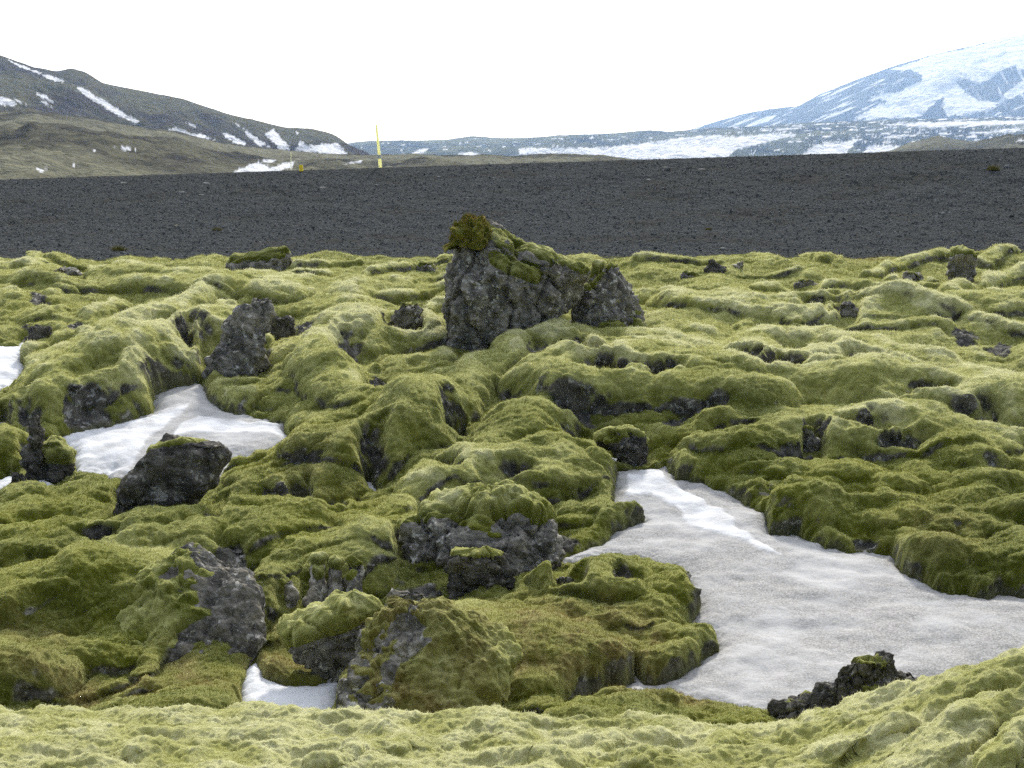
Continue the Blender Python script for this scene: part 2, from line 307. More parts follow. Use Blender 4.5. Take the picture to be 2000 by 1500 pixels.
# dark hollows between the lobes
PITS = [(325,678,20,22),(372,702,20,26),(1048,728,26,22),(1150,748,34,16),(690,728,30,28),(742,782,28,24),(1550,702,36,15),(1682,748,34,18),(1530,768,40,11),(1590,618,30,9),(1180,792,60,14),(1275,798,50,12),(735,935,26,26),(462,1135,42,30),(625,1015,40,20),(430,1062,20,12),(1690,886,58,11),(1880,680,30,16),(1240,905,26,14),(1350,858,60,9),(1130,848,50,9),(75,605,26,16),(72,668,36,18),(592,655,20,16),(548,650,42,26),(1100,1075,40,20),(475,815,18,10),(1420,888,44,9),(1950,700,34,12),(180,838,70,16),(60,850,22,30),(820,1165,70,18),(540,1000,50,14),(1630,622,24,14),(640,690,14,18),(1010,975,40,10),(1500,775,30,10),(1760,912,50,9),(1560,925,40,8),(1500,985,30,8),(1840,1075,40,10),(1690,1075,30,9),(1950,960,40,10),(1040,1150,18,14),(1220,1170,30,12),(700,1000,24,12),(330,1010,20,10),(120,1060,50,10),(200,1100,40,9),(880,960,20,10),(1330,720,40,8),(1450,760,40,8),(1240,700,40,8),(1700,600,40,8),(420,640,20,10),(150,660,24,10),(1800,830,40,8),(1900,870,36,8)]
# ------------------------------------------------------------------ the moss-covered lava field
def build_ground():
    y = [4.6]
    while y[-1] < 22.5: y.append(y[-1]*1.00095)
    y = np.array(y); s = np.arange(-.58, .5801, .00095); nr, nc = len(y), len(s)
    Y = np.repeat(y[:, None], nc, 1); X = Y*s[None, :]
    base = z0(X, Y); H = np.zeros_like(X); HM = np.zeros_like(X)
    # domain warp so that outlines are uneven
    wx = .07*fbm(X*2.2, Y*2.2, X*0, 3); wy = .07*fbm(X*2.2+40, Y*2.2, X*0+9, 3)
    Xw, Yw = X+wx, Y+wy
    for li, (pts, k, gentle) in enumerate(LB):
        if li == NMASS: HM[:] = H; H[:] = 0
        us = np.array([p[0] for p in pts], float); vs = np.array([p[1]+p[2]*.85 for p in pts], float); rs = np.array([p[2] for p in pts], float)
        px, py = Pfast(us, vs)
        # if a foreground-bank pixel jumped across the crest, Pfast handles it per node
        rr = 1.12*rs*np.hypot(py*CT+(CZ-z0(px, py))*ST, 0)/F
        m = rr.max()*1.12+.2; m2 = rr.max()*2.5+.2
        i0, i1 = np.searchsorted(y, [py.min()-m, py.max()+m2])
        if i1 <= i0: continue
        smin = min((px-m)/np.maximum(py+m*np.sign(px-m), .5)); smin = min(smin, ((px-m)/np.maximum(py-m, .5)).min()); smax = max(((px+m)/np.maximum(py-m, .5)).max(), ((px+m)/(py+m)).max())
        j0 = max(0, int((smin+.58)/.00095)); j1 = min(nc, int((smax+.58)/.00095)+2)
        if j1 <= j0: continue
        xs, yy = Xw[i0:i1, j0:j1], Yw[i0:i1, j0:j1]; best = np.zeros_like(xs)
        segs = [(0, 0)] if len(pts) == 1 else [(a, a+1) for a in range(len(pts)-1)]
        for a, b in segs:
            ex, ey = px[b]-px[a], py[b]-py[a]; l2 = ex*ex+ey*ey+1e-9
            t = np.clip(((xs-px[a])*ex+(yy-py[a])*ey)/l2, 0, 1); Rr = rr[a]+(rr[b]-rr[a])*t
            oy = yy-py[a]-t*ey; up = oy > 0
            d = np.hypot(xs-px[a]-t*ex, oy*np.where(up, .42, 1.))/Rr
            prof = np.where(up, np.power(np.clip(1-d, 0, 1), 1.)*(1+d*1.0), np.power(np.clip(1-np.power(d, 2.4), 0, 1), 1/2.2) if not gentle else np.clip(1-d**1.7, 0, 1))
            best = np.maximum(best, k*Rr*prof)
        A = H[i0:i1, j0:j1]; q = .05*np.clip(best/.06, 0, 1)*np.clip(A/.06, 0, 1)+1e-5
        hh = np.clip(.5+.5*(best-A)/q, 0, 1)
        H[i0:i1, j0:j1] = A+(best-A)*hh+q*hh*(1-hh)
    # countless small cushions
    g2 = np.random.default_rng(21)
    for _ in range(2300):
        yc = 8.3*(18.5/8.3)**g2.random(); xc = g2.uniform(-.45, .45)*yc; r = (.045+.0095*yc)*g2.lognormal(0, .35); el = g2.uniform(1.2, 3.2); th = g2.normal(.65 if xc < .03*yc else -.12, .35); kk = g2.uniform(.45, .85)*(1-.5*sst(15.5, 18, yc))
        pu, pv = proj(xc, yc, np.interp(yc, _ys, _zs))
        if any(a-20 < pu < b+20 and c-10 < pv < d+30 for a, b, c, d in EXC): continue
        kk *= 1-.7*max(math.exp(-((pu-1020)/300)**4-((pv-745)/105)**4), math.exp(-((pu-260)/240)**4-((pv-650)/120)**4), .75*math.exp(-((pu-1700)/420)**4-((pv-690)/190)**4)); m = r*el+.12; i0, i1 = np.searchsorted(y, [yc-m, yc+m*1.6]); j0 = max(0, int(((xc-m)/yc-abs(xc)*.06/yc+.58)/.00095)-12); j1 = min(nc, int(((xc+m)/yc+abs(xc)*.06/yc+.58)/.00095)+14)
        if i1-i0 < 3 or j1-j0 < 3: continue
        dx, dy = Xw[i0:i1, j0:j1]-xc, Yw[i0:i1, j0:j1]-yc; a_, b_ = dx*math.cos(th)+dy*math.sin(th), -dx*math.sin(th)+dy*math.cos(th)
        up = b_ > 0; d = np.hypot(a_/el, b_*np.where(up, .6, 1.))/r
        h = kk*r*np.where(up, np.clip(1-d, 0, 1)*(1+d), np.power(np.clip(1-d**2.4, 0, 1), .46))
        H[i0:i1, j0:j1] = np.maximum(H[i0:i1, j0:j1], h)
    U, Vv = proj(X, Y, base)
    for (a, b, c, d) in CARVE:
        q = sst(a-8, a+8, U)*sst(b+8, b-8, U)*sst(d+22, d+4, Vv)*sst(c-10, c+10, Vv); H *= 1-.65*q; HM *= 1-.8*q
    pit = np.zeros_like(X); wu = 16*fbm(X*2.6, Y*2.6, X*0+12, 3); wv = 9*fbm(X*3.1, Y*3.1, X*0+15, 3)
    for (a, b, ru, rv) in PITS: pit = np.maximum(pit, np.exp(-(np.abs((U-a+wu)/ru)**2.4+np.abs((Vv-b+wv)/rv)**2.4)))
    H *= 1-.72*pit; HM *= 1-.8*pit
    H = np.maximum(H, HM*.93)+.55*np.minimum(H, HM)
    U, Vv = proj(X, Y, base)
    wob = 5*noise(X*9, Y*9, X*0+3)+1.*noise(X*25, Y*25, X*0+5)
    snow = np.zeros_like(X); SH = np.ones_like(X)
    for nme, pl in POLY.items():
        p = np.array(pl); sel = (U > p[:, 0].min()-40) & (U < p[:, 0].max()+40) & (Vv > p[:, 1].min()-40) & (Vv < p[:, 1].max()+40) & (Y > 7.6)
        sd = inside(pl, U[sel], Vv[sel])+wob[sel]
        snow[sel] = np.maximum(snow[sel], sst(-9, 5, sd)); e_ = np.clip((-sd-2)/(34 if len(nme) > 2 else 20), 0, 1); SH[sel] = np.minimum(SH[sel], np.sqrt(1-(1-e_)**2))
    # small pillows
    far = sst(7.0, 8.4, Y); wamp = .35+.65*noise(X*.7, Y*.7, X*0+2)
    pil = np.sqrt(np.clip(1-worley2(Xw*3.6+noise(X*5, Y*5, X*0)*.25, Yw*3.6)**2*1.15, 0, 1))
    pil2 = np.sqrt(np.clip(1-worley2(Xw*8.5+17, Yw*8.5+noise(X*9, Y*9, X*0+4)*.3)**2*1.15, 0, 1))
    H2 = far*(.12*pil*np.clip(wamp, .12, 1)+.04*pil2*np.clip(.7-wamp, .1, 1))
    H2 = H2+far*.09*fbm(X*1.3, Y*1.3, X*0+1, 3)
    H2 = H2+(1-far)*(.05*fbm(X*2.1+3, Y*3.2, X*0+6, 3)+.03*0)
    Hs = (H+H2*.6)*SH; Z = base+Hs+.4*H2*SH-.05*snow
    sh = .45*Hs*sst(7.6, 8.6, Y)
    V = np.stack([X+.06*noise(X*1.3, Y*1.3, X*0+11)*Hs/.3, Y-sh, Z], -1)
    n = -vnormals(V) if vnormals(V[:3, :3])[1, 1, 2] < 0 else vnormals(V)
    x, yv, z = V[..., 0], V[..., 1], V[..., 2]
    nz = n[..., 2]
    rn = fbm(x*3.3, yv*3.3, z*3.3, 3)
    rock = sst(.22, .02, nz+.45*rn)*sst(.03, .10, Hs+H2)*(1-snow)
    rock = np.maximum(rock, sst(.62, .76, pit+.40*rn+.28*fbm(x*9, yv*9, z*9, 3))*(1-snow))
    det = .014*fbm(x*9, yv*7, z*9, 2)+.008*fbm(x*26, yv*20, z*26, 2)+.0045*fbm(x*70, yv*52, z*70, 2)
    rkd = .05*fbm(x*7, yv*7, z*7, 4, .6)
    near = sst(8.0, 7.2, yv)
    # foreground: combed tufts of moss
    tuft = noise(x*13+1.5*noise(x*4, yv*4, z*0), yv*19, z*13); det = det+near*(.016*np.abs(tuft)+.007*noise(x*32, yv*45, z*30)+.045*noise(x*2.3+.6*noise(x*2, yv*2, z*0), yv*5.5, z*0)+.028*noise(x*5.5, yv*12, z*0+4))
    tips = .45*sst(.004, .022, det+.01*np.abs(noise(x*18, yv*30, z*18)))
    V = V+n*((det*(1-rock)+rkd*rock)*(1-.7*snow))[..., None]
    def blob(lst):
        r = np.zeros_like(X)
        for (u, v, ru, rv, a) in lst: r = np.maximum(r, a*np.exp(-(((U-u)/ru)**2+((Vv-v)/rv)**2)))
        return r
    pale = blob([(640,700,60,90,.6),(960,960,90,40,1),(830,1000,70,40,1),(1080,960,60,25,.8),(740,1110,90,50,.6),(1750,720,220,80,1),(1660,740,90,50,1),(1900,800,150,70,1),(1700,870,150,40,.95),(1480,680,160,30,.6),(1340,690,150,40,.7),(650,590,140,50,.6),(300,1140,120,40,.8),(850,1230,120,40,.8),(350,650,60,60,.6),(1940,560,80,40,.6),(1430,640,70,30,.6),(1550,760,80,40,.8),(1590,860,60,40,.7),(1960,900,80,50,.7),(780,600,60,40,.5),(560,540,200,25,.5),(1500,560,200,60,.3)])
    pale = np.clip(pale+near+.62*sst(12.5, 16.5, Y), 0, 1)*(.55+.45*sst(-.3, .4, fbm(x*2.5, yv*2.5, z*2.5, 3)))  # far moss is painted paler too, putting its grazing sheen into the colour
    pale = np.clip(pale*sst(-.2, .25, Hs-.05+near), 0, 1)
    brown = blob([(1090,1290,170,70,1),(1180,1350,120,40,1),(950,1360,200,30,.8),(540,1310,60,25,1),(560,1240,50,40,.6),(280,1370,300,22,.9),(80,1300,70,40,.5),(1330,1390,170,22,1),(1700,515,40,8,.9),(1830,1080,80,60,.35),(360,1340,60,40,.8),(620,960,120,60,.25),(1250,1290,60,50,.8),(720,1340,90,40,.5)])
    brown = np.clip(brown*(.5+1.1*sst(-.3, .4, fbm(x*5, yv*5, z*5, 3))), 0, 1)*(1-near)
    def blur(a, k):
        for ax in (0, 1):
            c = np.cumsum(np.concatenate([np.repeat(np.take(a, [0], ax), k+1, ax), a, np.repeat(np.take(a, [-1], ax), k, ax)], ax), ax, dtype=np.float64)
            n_ = a.shape[ax]; a = (np.take(c, np.arange(2*k+1, 2*k+1+n_), ax)-np.take(c, np.arange(n_), ax))/(2*k+1)
        return a
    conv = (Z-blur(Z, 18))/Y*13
    crown = sst(-.01, .06, conv)*sst(-.3, .35, fbm(x*1.3, yv*1.3, z*0+3, 3)+.25*sst(11, 16, Y)+.1)  # dry convex tops; the brightness of lit crests is painted into this mask too
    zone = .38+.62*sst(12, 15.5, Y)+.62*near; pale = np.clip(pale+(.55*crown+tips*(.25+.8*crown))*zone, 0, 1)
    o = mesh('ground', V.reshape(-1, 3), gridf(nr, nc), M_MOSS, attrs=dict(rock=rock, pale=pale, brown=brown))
    tag(o, 'lava ground buried under thick rolling green moss in front of the gravel slope', None, None, 'structure')
    return V, n, rock, pale, brown, snow
EXC, CARVE = [], []

# ------------------------------------------------------------------ snow patches
def snow_patch(key, label, thick, dirt, group='snow patches in the moss hollows'):
    pl = POLY[key]; p = np.array(pl, float)
    px, py = Pfast(p[:, 0], p[:, 1]); py = np.maximum(py, 8.0) if key in ('big', 'nook') else py
    m = .15; st = max(.008, py.min()*.0011)
    ya = np.arange(py.min()-m, py.max()+m, st); xa = np.arange(px.min()-m, px.max()+m, st)
    X, Y = np.meshgrid(xa, ya); zb = np.interp(Y, _ys, _zs)
    U, Vv = proj(X, Y, zb)
    sd = inside(pl, U, Vv)+5*noise(X*9, Y*9, X*0+3)+3*noise(X*25, Y*25, X*0+5)
    t = 1-np.exp(-np.clip(sd+10, 0, None)/14)
    cl = np.full(X.shape, -99.)
    for c in CLEAN: cl = np.maximum(cl, inside(c, U, Vv))
    cl = cl+6*noise(X*6, Y*6, X*0+1)+2*noise(X*22, Y*22, X*0)
    clm = sst(-5, 3, cl)*(.75+.5*noise(X*5, Y*5, X*0+4)) if key in ('big', 'left') else np.full(X.shape, 1-dirt)
    Z = zb-.06+(thick+.06)*t+.03*fbm(X*1.1, Y*1.6, X*0, 3)*t+.006*fbm(X*6, Y*6, X*0, 3)+.018*fbm(X*2.5, Y*3, X*0+3, 2)+.010*np.abs(noise(X*4.5, Y*4.5, X*0+8))+.012*clm*(key in ('big', 'left'))
    Z = np.where(sd < -14, zb-.3, Z)
    d = np.clip(dirt*(1-clm), 0, 1)
    edge = sst(-.2, .4, noise(X*3, Y*3, X*0+7))*sst(60, 0, sd)
    V = np.stack([X, Y, Z], -1); nr, nc = X.shape; f = gridf(nr, nc)
    keep = (sd.ravel()[f] > -14).all(1) & (Y.ravel()[f] > 7.9).all(1); f = f[keep]
    used = np.unique(f); re = np.full(nr*nc, -1); re[used] = np.arange(len(used))
    o = mesh('snow_patch', V.reshape(-1, 3)[used], re[f], M_SNOW, attrs=dict(dirt=d.ravel()[used]))
    tag(o, label, 'snow patch', group); return o
snow_patch('big', 'large grey dirty snowfield filling the hollow below the right mossy slope', .05, 1.)
snow_patch('left', 'white and grey snow drift above the dark square rock with mossy rim', .07, .9)
snow_patch('edge', 'white snow patch at the left photo edge beneath the mossy shoulder', .06, .15)
snow_patch('low', 'small white snow patch beside the moss-capped knob at the left edge', .05, .1)
snow_patch('nook', 'clean white snow patch in the nook between two lava rocks near the foreground', .04, .25)
snow_patch('s1', 'scrap of snow between two thick moss tongues below the big crag', .04, .4)
snow_patch('s2', 'thin snow scrap on moss above the top of the large snowfield', .04, .3)
snow_patch('s3', 'tiny snow scrap beside the dark rock at the tip of the large snowfield', .04, .4)
snow_patch('s4', 'narrow snow sliver at the foot of the longest moss tongue', .04, .3)
snow_patch('s5', 'small snow scrap on the dark moss slope left of the centre outcrop', .04, .3)
snow_patch('s6', 'greyish snow scrap on the dark moss slope right of the dark square rock', .02, .9)
snow_patch('s8', 'snow sliver at the left edge between two dark mossy mounds', .05, .2)

# ------------------------------------------------------------------ rocks
def rock(name, label, prof, kd=.6, moss=0., res=1.0, mat=None, e=2.6, lean=0., rough=1., yoff=0., seed=None, thick=.03, brown=0., cat='rock', group=None, mossfn=None, y0=None, carve=True, cell=1., crack=.35):
    pr = np.array(prof, float); seed = seed if seed is not None else len(bpy.data.objects)*1.37
    vb = pr[-1, 0]; um = (pr[-1, 1]+pr[-1, 2])/2
    yb = (P(um, vb)[1] if y0 is None else y0)+yoff
    d0 = yb*1.02/F; EXC.append((pr[:, 1].min(), pr[:, 2].max(), pr[:, 0].min(), vb))
    if carve: CARVE.append((pr[:, 1].min(), pr[:, 2].max(), vb-.35*(vb-pr[0, 0]), vb))
    hwm = (pr[:, 2]-pr[:, 1]).max()/2*d0
    yc = yb+kd*hwm*.55
    z = np.array([at_y(um, v, yc)[1] for v in pr[:, 0]])
    for _ in range(4): z = np.array([at_y(um, v, yc+lean*(zz_-z[-1]))[1] for v, zz_ in zip(pr[:, 0], z)])
    xl = np.array([at_y(a, v, yc)[0] for v, a in pr[:, :2]]); xr = np.array([at_y(a, v, yc)[0] for v, a in zip(pr[:, 0], pr[:, 2])])
    z = np.append(z, z[-1]-.30*min(1, hwm*2)-.1); xl = np.append(xl, xl[-1]); xr = np.append(xr, xr[-1])
    Hh = z[0]-z[-1]; size = max(hwm, Hh/2)
    pxs = .00073*yb/res
    nr = int(np.clip(Hh/pxs/1.6, 24, 240)); nc = int(np.clip(2*math.pi*hwm*.8/pxs/2, 40, 420))
    zz = np.linspace(z[0], z[-1], nr); XL = np.interp(-zz, -z, xl); XR = np.interp(-zz, -z, xr)
    kk = max(1, nr//30); ker = np.ones(2*kk+1)/(2*kk+1)
    XL = np.convolve(np.pad(XL, kk, mode='edge'), ker, 'valid'); XR = np.convolve(np.pad(XR, kk, mode='edge'), ker, 'valid')
    hw = (XR-XL)/2; cx = (XR+XL)/2
    hd = kd*hwm*np.power(np.clip(hw/hwm, .02, 1), .75)
    ph = np.linspace(0, 2*math.pi, nc, endpoint=False)
    c, s = np.cos(ph), np.sin(ph); cs = np.sign(c)*np.abs(c)**(2/e); ss = np.sign(s)*np.abs(s)**(2/e)
    yl = yc+lean*(zz-z[-1])
    ncap = max(3, nr//14)
    rows = [np.stack([cx[0]+hw[0]*cs*q, yl[0]+hd[0]*ss*q, np.full(nc, zz[0]+.10*hw[0]*math.sqrt(max(0, 1-q*q)))], -1) for q in np.linspace(.02, .95, ncap)]
    rows += [np.stack([cx[i]+hw[i]*cs, yl[i]+hd[i]*ss, np.full(nc, zz[i])], -1) for i in range(nr)]
    V = np.array(rows); n = vnormals(V, True)
    ctr = V.mean((0, 1))
    if (n*(V-ctr)).sum(-1).mean() < 0: n = -n
    x, y, zc = V[..., 0]+seed, V[..., 1], V[..., 2]; k = 1/size
    d = size*(.13*fbm(x*1.4*k, y*1.4*k, zc*1.1*k, 2)+.07*fbm(x*3.5*k, y*3.5*k, zc*2.6*k, 2))
    f1, f2 = worley3(x*2.2*k+.3*noise(x*3*k, y*3*k, zc*3*k), y*2.2*k, zc*1.8*k); d = d+cell*size*(.10*np.clip(f2-f1, 0, .5)-.03-.055*sst(.10, 0, f2-f1))
    g1, g2 = worley3(x/.065, y/.065, zc/.075); d = d+rough*(.032*(.5-g1)*(.4+sst(-.2, .3, noise(x*4, y*4, zc*4))))
    d = d+rough*(.028*fbm(x*9, y*9, zc*9, 5, .62)-.03*np.abs(fbm(x*5, y*5, zc*3.5, 3)))
    q1, q2 = worley3(x*4.5*k, y*4.5*k, zc*3.5*k); d = d+cell*(size*.035*rough*np.clip(q2-q1, 0, .4)-.018*rough*sst(.10, 0, q2-q1))
    c1, c2 = worley3(x*2.1*k+.25*noise(x*4*k, y*4*k, zc*4*k), y*2.1*k, zc*.75*k+.2*noise(x*3*k, y*3*k+5, zc*3*k)); d = d+crack*size*(.03*np.clip(c2-c1, 0, .45)-.085*sst(.08, 0, c2-c1))
    c1, c2 = worley3(x*5.2*k, y*5.2*k, zc*2.6*k); d = d+crack*size*(.012*np.clip(c2-c1, 0, .35)-.028*sst(.08, 0, c2-c1))
    j1, j2 = worley3(x/.032, y/.032, zc/.032); d = d+rough*.012*(.5-j1)
    V = V+n*d[..., None]
    n2 = vnormals(V, True)
    if (n2*(V-ctr)).sum(-1).mean() < 0: n2 = -n2
    fc = gridf(len(V), nc, True)
    flat = V.reshape(-1, 3)
    root = bpy.data.objects.new(name, None); COL.objects.link(root); root.location = (float(cx[-1]), float(yl[-1]), float(z[-2]))
    tag(root, label, cat, group)
    loc = np.array(root.location)
    body = mesh('rock_body', flat-loc, fc, mat or M_ROCK, root)
    # moss growing on it
    if moss > 0 or mossfn:
        nm = n.copy()*.6+n2*.4
        w = noise(x*2.5, y*2.5, zc*2.5)*.45+noise(x*7, y*7, zc*7)*.3+noise(x*19, y*19, zc*19)*.25
        U, Vv = proj(V[..., 0], V[..., 1], V[..., 2])
        msk = sst(1-moss-.12, 1-moss+.18, nm[..., 2]+w) if moss > 0 else np.zeros(U.shape)
        if mossfn: msk = np.clip(mossfn(U, Vv, msk, nm, w), 0, 1)
        msk[-max(2, nr//10):] *= 1
        ms = msk.copy()
        for _ in range(4): ms = (np.roll(ms, 1, 1)+np.roll(ms, -1, 1)+ms*2+np.vstack([ms[:1], ms[:-1]])+np.vstack([ms[1:], ms[-1:]]))/6
        nb = n*.75+np.array([0, 0, .35]); nb /= np.linalg.norm(nb, axis=-1, keepdims=True)
        off = thick*np.sqrt(np.clip(ms, 0, 1))*(1+.5*fbm(x*6, y*6, zc*6, 2))-.012*(1-ms)+ms*(.016*fbm(x*24, y*18, zc*24, 3)+.7*min(thick, .04)*noise(x*8, y*8, zc*8))
        base = V-n*(d*.35*ms)[..., None]
        MV = base+nb*off[..., None]
        q = (ms.ravel()[fc] > .03).any(1)
        f2_ = fc[q]; lab = np.arange(len(flat))
        for _ in range(400):
            mn = lab[f2_].min(1); new = lab.copy(); np.minimum.at(new, f2_.ravel(), np.repeat(mn, 4)); new = new[new]
            if (new == lab).all(): break
            lab = new
        fl = lab[f2_[:, 0]] if len(f2_) else np.array([], int)
        pl = np.clip(.35+.7*fbm(x*3, y*3, zc*3, 3)+.5*(nm[..., 2]-.4), 0, .9)*ms
        for L_ in np.unique(fl):
            ff = f2_[fl == L_]
            if len(ff) < max(60, .06*len(f2_)): continue
            used = np.unique(ff); re = np.full(len(flat), -1); re[used] = np.arange(len(used))
            mesh('moss', MV.reshape(-1, 3)[used]-loc, re[ff], M_MOSS, root, dict(pale=pl.ravel()[used], brown=np.clip(brown*(.55+.9*fbm(x*2.5, y*2.5, zc*2.5, 3)), 0, 1).ravel()[used]))
    return root
def near(u, v, U, V, ru, rv): return np.exp(-(((U-u)/ru)**2+((V-v)/rv)**2))

def crag_moss(U, V, m, n, w):
    line = 445+(U-940)*.36                                   # the sloping right shoulder
    a = sst(17, 4, np.abs(V-line-4)+w*16)*sst(925, 950, U)*sst(1165, 1130, U)
    b = sst(16, 4, np.abs(V-(505+(U-965)*.42))+w*12)*sst(950, 970, U)*sst(1060, 1035, U)
    return np.maximum(a, b)
rock('lava_crag', 'tall grey lava crag with a shaggy moss tuft on its pointed top', [(434,892,950),(450,886,972),(466,880,1005),(482,881,1050),(496,884,1100),(512,880,1135),(530,870,1150),(560,866,1128),(600,862,1112),(640,866,1090),(680,882,1070),(700,892,1050)], kd=.62, moss=.16, lean=.10, e=2.4, mossfn=crag_moss, thick=.028, res=1.2, cell=.3, crack=1., rough=1.1, seed=3.1, carve=False, cat='lava crag')
def crag2_moss(U, V, m, n, w): return np.maximum(sst(.45, .75, near(1195, 640, U, V, 26, 14)+w*.6), np.maximum(sst(.45, .7, near(1245, 650, U, V, 22, 14)+w*.5), m))
rock('lava_crag', 'lower broad grey lava crag standing right of the tall moss-tufted crag', [(524,1170,1200),(536,1152,1216),(560,1126,1232),(600,1110,1246),(640,1098,1260),(672,1092,1268)], kd=.6, moss=.06, lean=.08, e=2.4, mossfn=crag2_moss, thick=.05, res=1.2, cell=.35, crack=1., rough=1.1, seed=8.8, carve=False, cat='lava crag')

rock('pointed_rock', 'leaning pointed grey rock in the hollow of the left mossy slope', [(584,484,526),(605,462,530),(640,436,522),(685,405,516),(720,392,510),(756,396,490)], kd=.5, moss=.0, seed=5.5, lean=.1, cell=.5, e=2.8, rough=1.2)
def slab_moss(U, V, m, n, w): return sst(.0, .3, 4-np.abs(V-(880-(U-270)*.10-10*sst(270,350,U)))+w*9)*sst(445, 400, U)*sst(225, 250, U)*(n[..., 2] > -.2)
rock('dark_block', 'dark square lava block with a moss rim rising out of the snow drift', [(864,330,440),(880,290,452),(905,262,450),(940,240,438),(980,230,380),(1015,226,310),(1036,228,262)], kd=.45, moss=.0, e=3.4, mossfn=slab_moss, mat=M_DROCK, rough=.5, cell=.4, thick=.025, seed=6.3, cat='rock', res=1.1)
def knob_moss(U, V, m, n, w): return sst(905, 885, V+w*20)
rock('mossy_lump', 'dark knob with a green moss cap beside the small white snow patch', [(868,92,122),(885,80,140),(920,78,146),(945,90,140)], kd=.8, mossfn=knob_moss, mat=M_DROCK, thick=.04, seed=7.1)
rock('lava_column', 'knobbly dark lava column under the mossy shoulder at the left edge', [(815,62,78),(850,58,86),(900,52,84),(950,48,78)], kd=.9, mat=M_DROCK, seed=9.4, res=.8)
rock('dark_rock', 'low dark rock between the lava column and the left photo edge', [(925,24,44),(945,14,52),(968,12,50)], kd=.8, mat=M_DROCK, seed=2.9, res=.8)

def out_moss(U, V, m, n, w):
    b = np.interp(V, [1100, 1130, 1160, 1200, 1235, 1270, 1300, 1340, 1380], [310, 325, 355, 380, 352, 322, 295, 278, 270])
    return np.maximum(m*sst(430, 380, U)*.8, sst(-18, 22, b-U+w*70+14*np.sin(V*.16+U*.06)))
rock('slab_outcrop', 'broad mossy slab outcrop at lower left whose bare grey right side faces the clean snow', [(1112,255,318),(1130,225,405),(1152,195,440),(1185,170,470),(1250,150,490),(1290,140,494),(1330,130,484),(1380,125,450)], kd=.34, moss=.05, lean=1.0, e=2.5, mat=M_GREY, mossfn=out_moss, thick=.028, seed=4.2, cat='rock outcrop', res=1.2, rough=.6, cell=.28, carve=False)
def hood_moss(U, V, m, n, w): return np.maximum(m, sst(8, -8, V-(1000+28*np.exp(-((U-938)/16)**2)-14*np.exp(-((U-1010)/20)**2))+w*22))
rock('outcrop_face', 'brown grey rock face under the pale moss hood of the centre outcrop', [(975,930,985),(1000,850,1050),(1030,780,1090),(1065,775,1100),(1095,785,1105),(1125,815,1098),(1152,850,1085)], kd=.36, moss=.06, thick=.07, seed=11.3, e=3, cat='rock outcrop', lean=.4, res=1.2, mossfn=hood_moss, cell=.5, crack=.9)
rock('outcrop_face', 'dark broken rock below the centre outcrop with one small moss bump', [(1080,880,985),(1110,868,1000),(1140,865,1010),(1175,880,990)], kd=.45, moss=.14, mat=M_DROCK, seed=12.9, e=2.6, cat='rock outcrop')
rock('standing_stone', 'slim grey fang-shaped stone leftmost beside the rock pillars', [(1136,555,566),(1150,550,574),(1185,546,580),(1215,540,580)], kd=.8, seed=13.7, rough=.6, cell=.4, e=2.4, lean=.15)
rock('rock_pillar', 'grey rock pillar under the small moss hood right of the fang-shaped stone', [(1100,600,628),(1140,596,634),(1190,590,636),(1216,584,632)], kd=.7, seed=14.1, rough=.6, cell=.4, e=2.6, lean=.45, moss=.3, thick=.06)
rock('rock_pillar', 'narrow lumpy rock pillar between the two wider mossy-hooded pillars', [(1108,638,662),(1160,632,668),(1200,630,668),(1216,628,664)], kd=.7, seed=15.3, rough=.7, cell=.4, lean=.45, moss=.3, thick=.06)
rock('rock_pillar', 'grey rock pillar with a pale lichen spot under the big moss hood', [(1104,672,704),(1150,666,710),(1190,662,710),(1216,658,706)], kd=.7, seed=16.6, rough=.7, cell=.4, lean=.45, moss=.3, thick=.06)
rock('dark_rock', 'bluish grey rocks in the deep shade beneath the big moss hood', [(1158,766,830),(1175,762,834),(1210,762,832)], kd=.4, seed=17.2, mat=M_ROCK, yoff=.05)
def ledge_moss(U, V, m, n, w): return sst(-4, 10, (1262-(U-520)*.36)-V+w*16+18)*sst(.1, .4, n[..., 2]+.9+w)
rock('rock_ledge', 'rock ledge with a drooping green moss mat above the clean snow patch', [(1188,660,724),(1205,600,724),(1230,560,722),(1260,560,720),(1300,600,705),(1330,612,690)], kd=.5, moss=.2, mossfn=ledge_moss, seed=18.8, e=2.8, thick=.06, res=1.1, rough=.7)
def grassy_moss(U, V, m, n, w): return np.maximum(m*.9, sst(-20, 25, U-np.interp(V, [1200, 1230, 1260, 1300, 1340, 1400], [825, 850, 850, 800, 800, 790])+w*70))
rock('mossy_outcrop', 'craggy grey outcrop with grassy moss right of the clean snow patch', [(1206,735,850),(1240,712,930),(1270,692,980),(1310,672,1010),(1350,657,1000),(1398,648,960)], kd=.34, moss=.10, mossfn=grassy_moss, brown=.9, cell=.4, carve=False, seed=19.9, e=2.4, thick=.03, y0=7.95, lean=.75, cat='rock outcrop', res=1.2)
rock('small_boulder', 'small streaked boulder under a moss arch just left of the snowfield', [(1124,1090,1124),(1140,1078,1136),(1170,1074,1138),(1186,1076,1134)], kd=.5, seed=21.1)
rock('small_boulder', 'small dark upright stone in the moss right of the streaked boulder', [(1128,1205,1214),(1148,1196,1222),(1178,1192,1226)], kd=.6, seed=22.4, mat=M_DROCK)
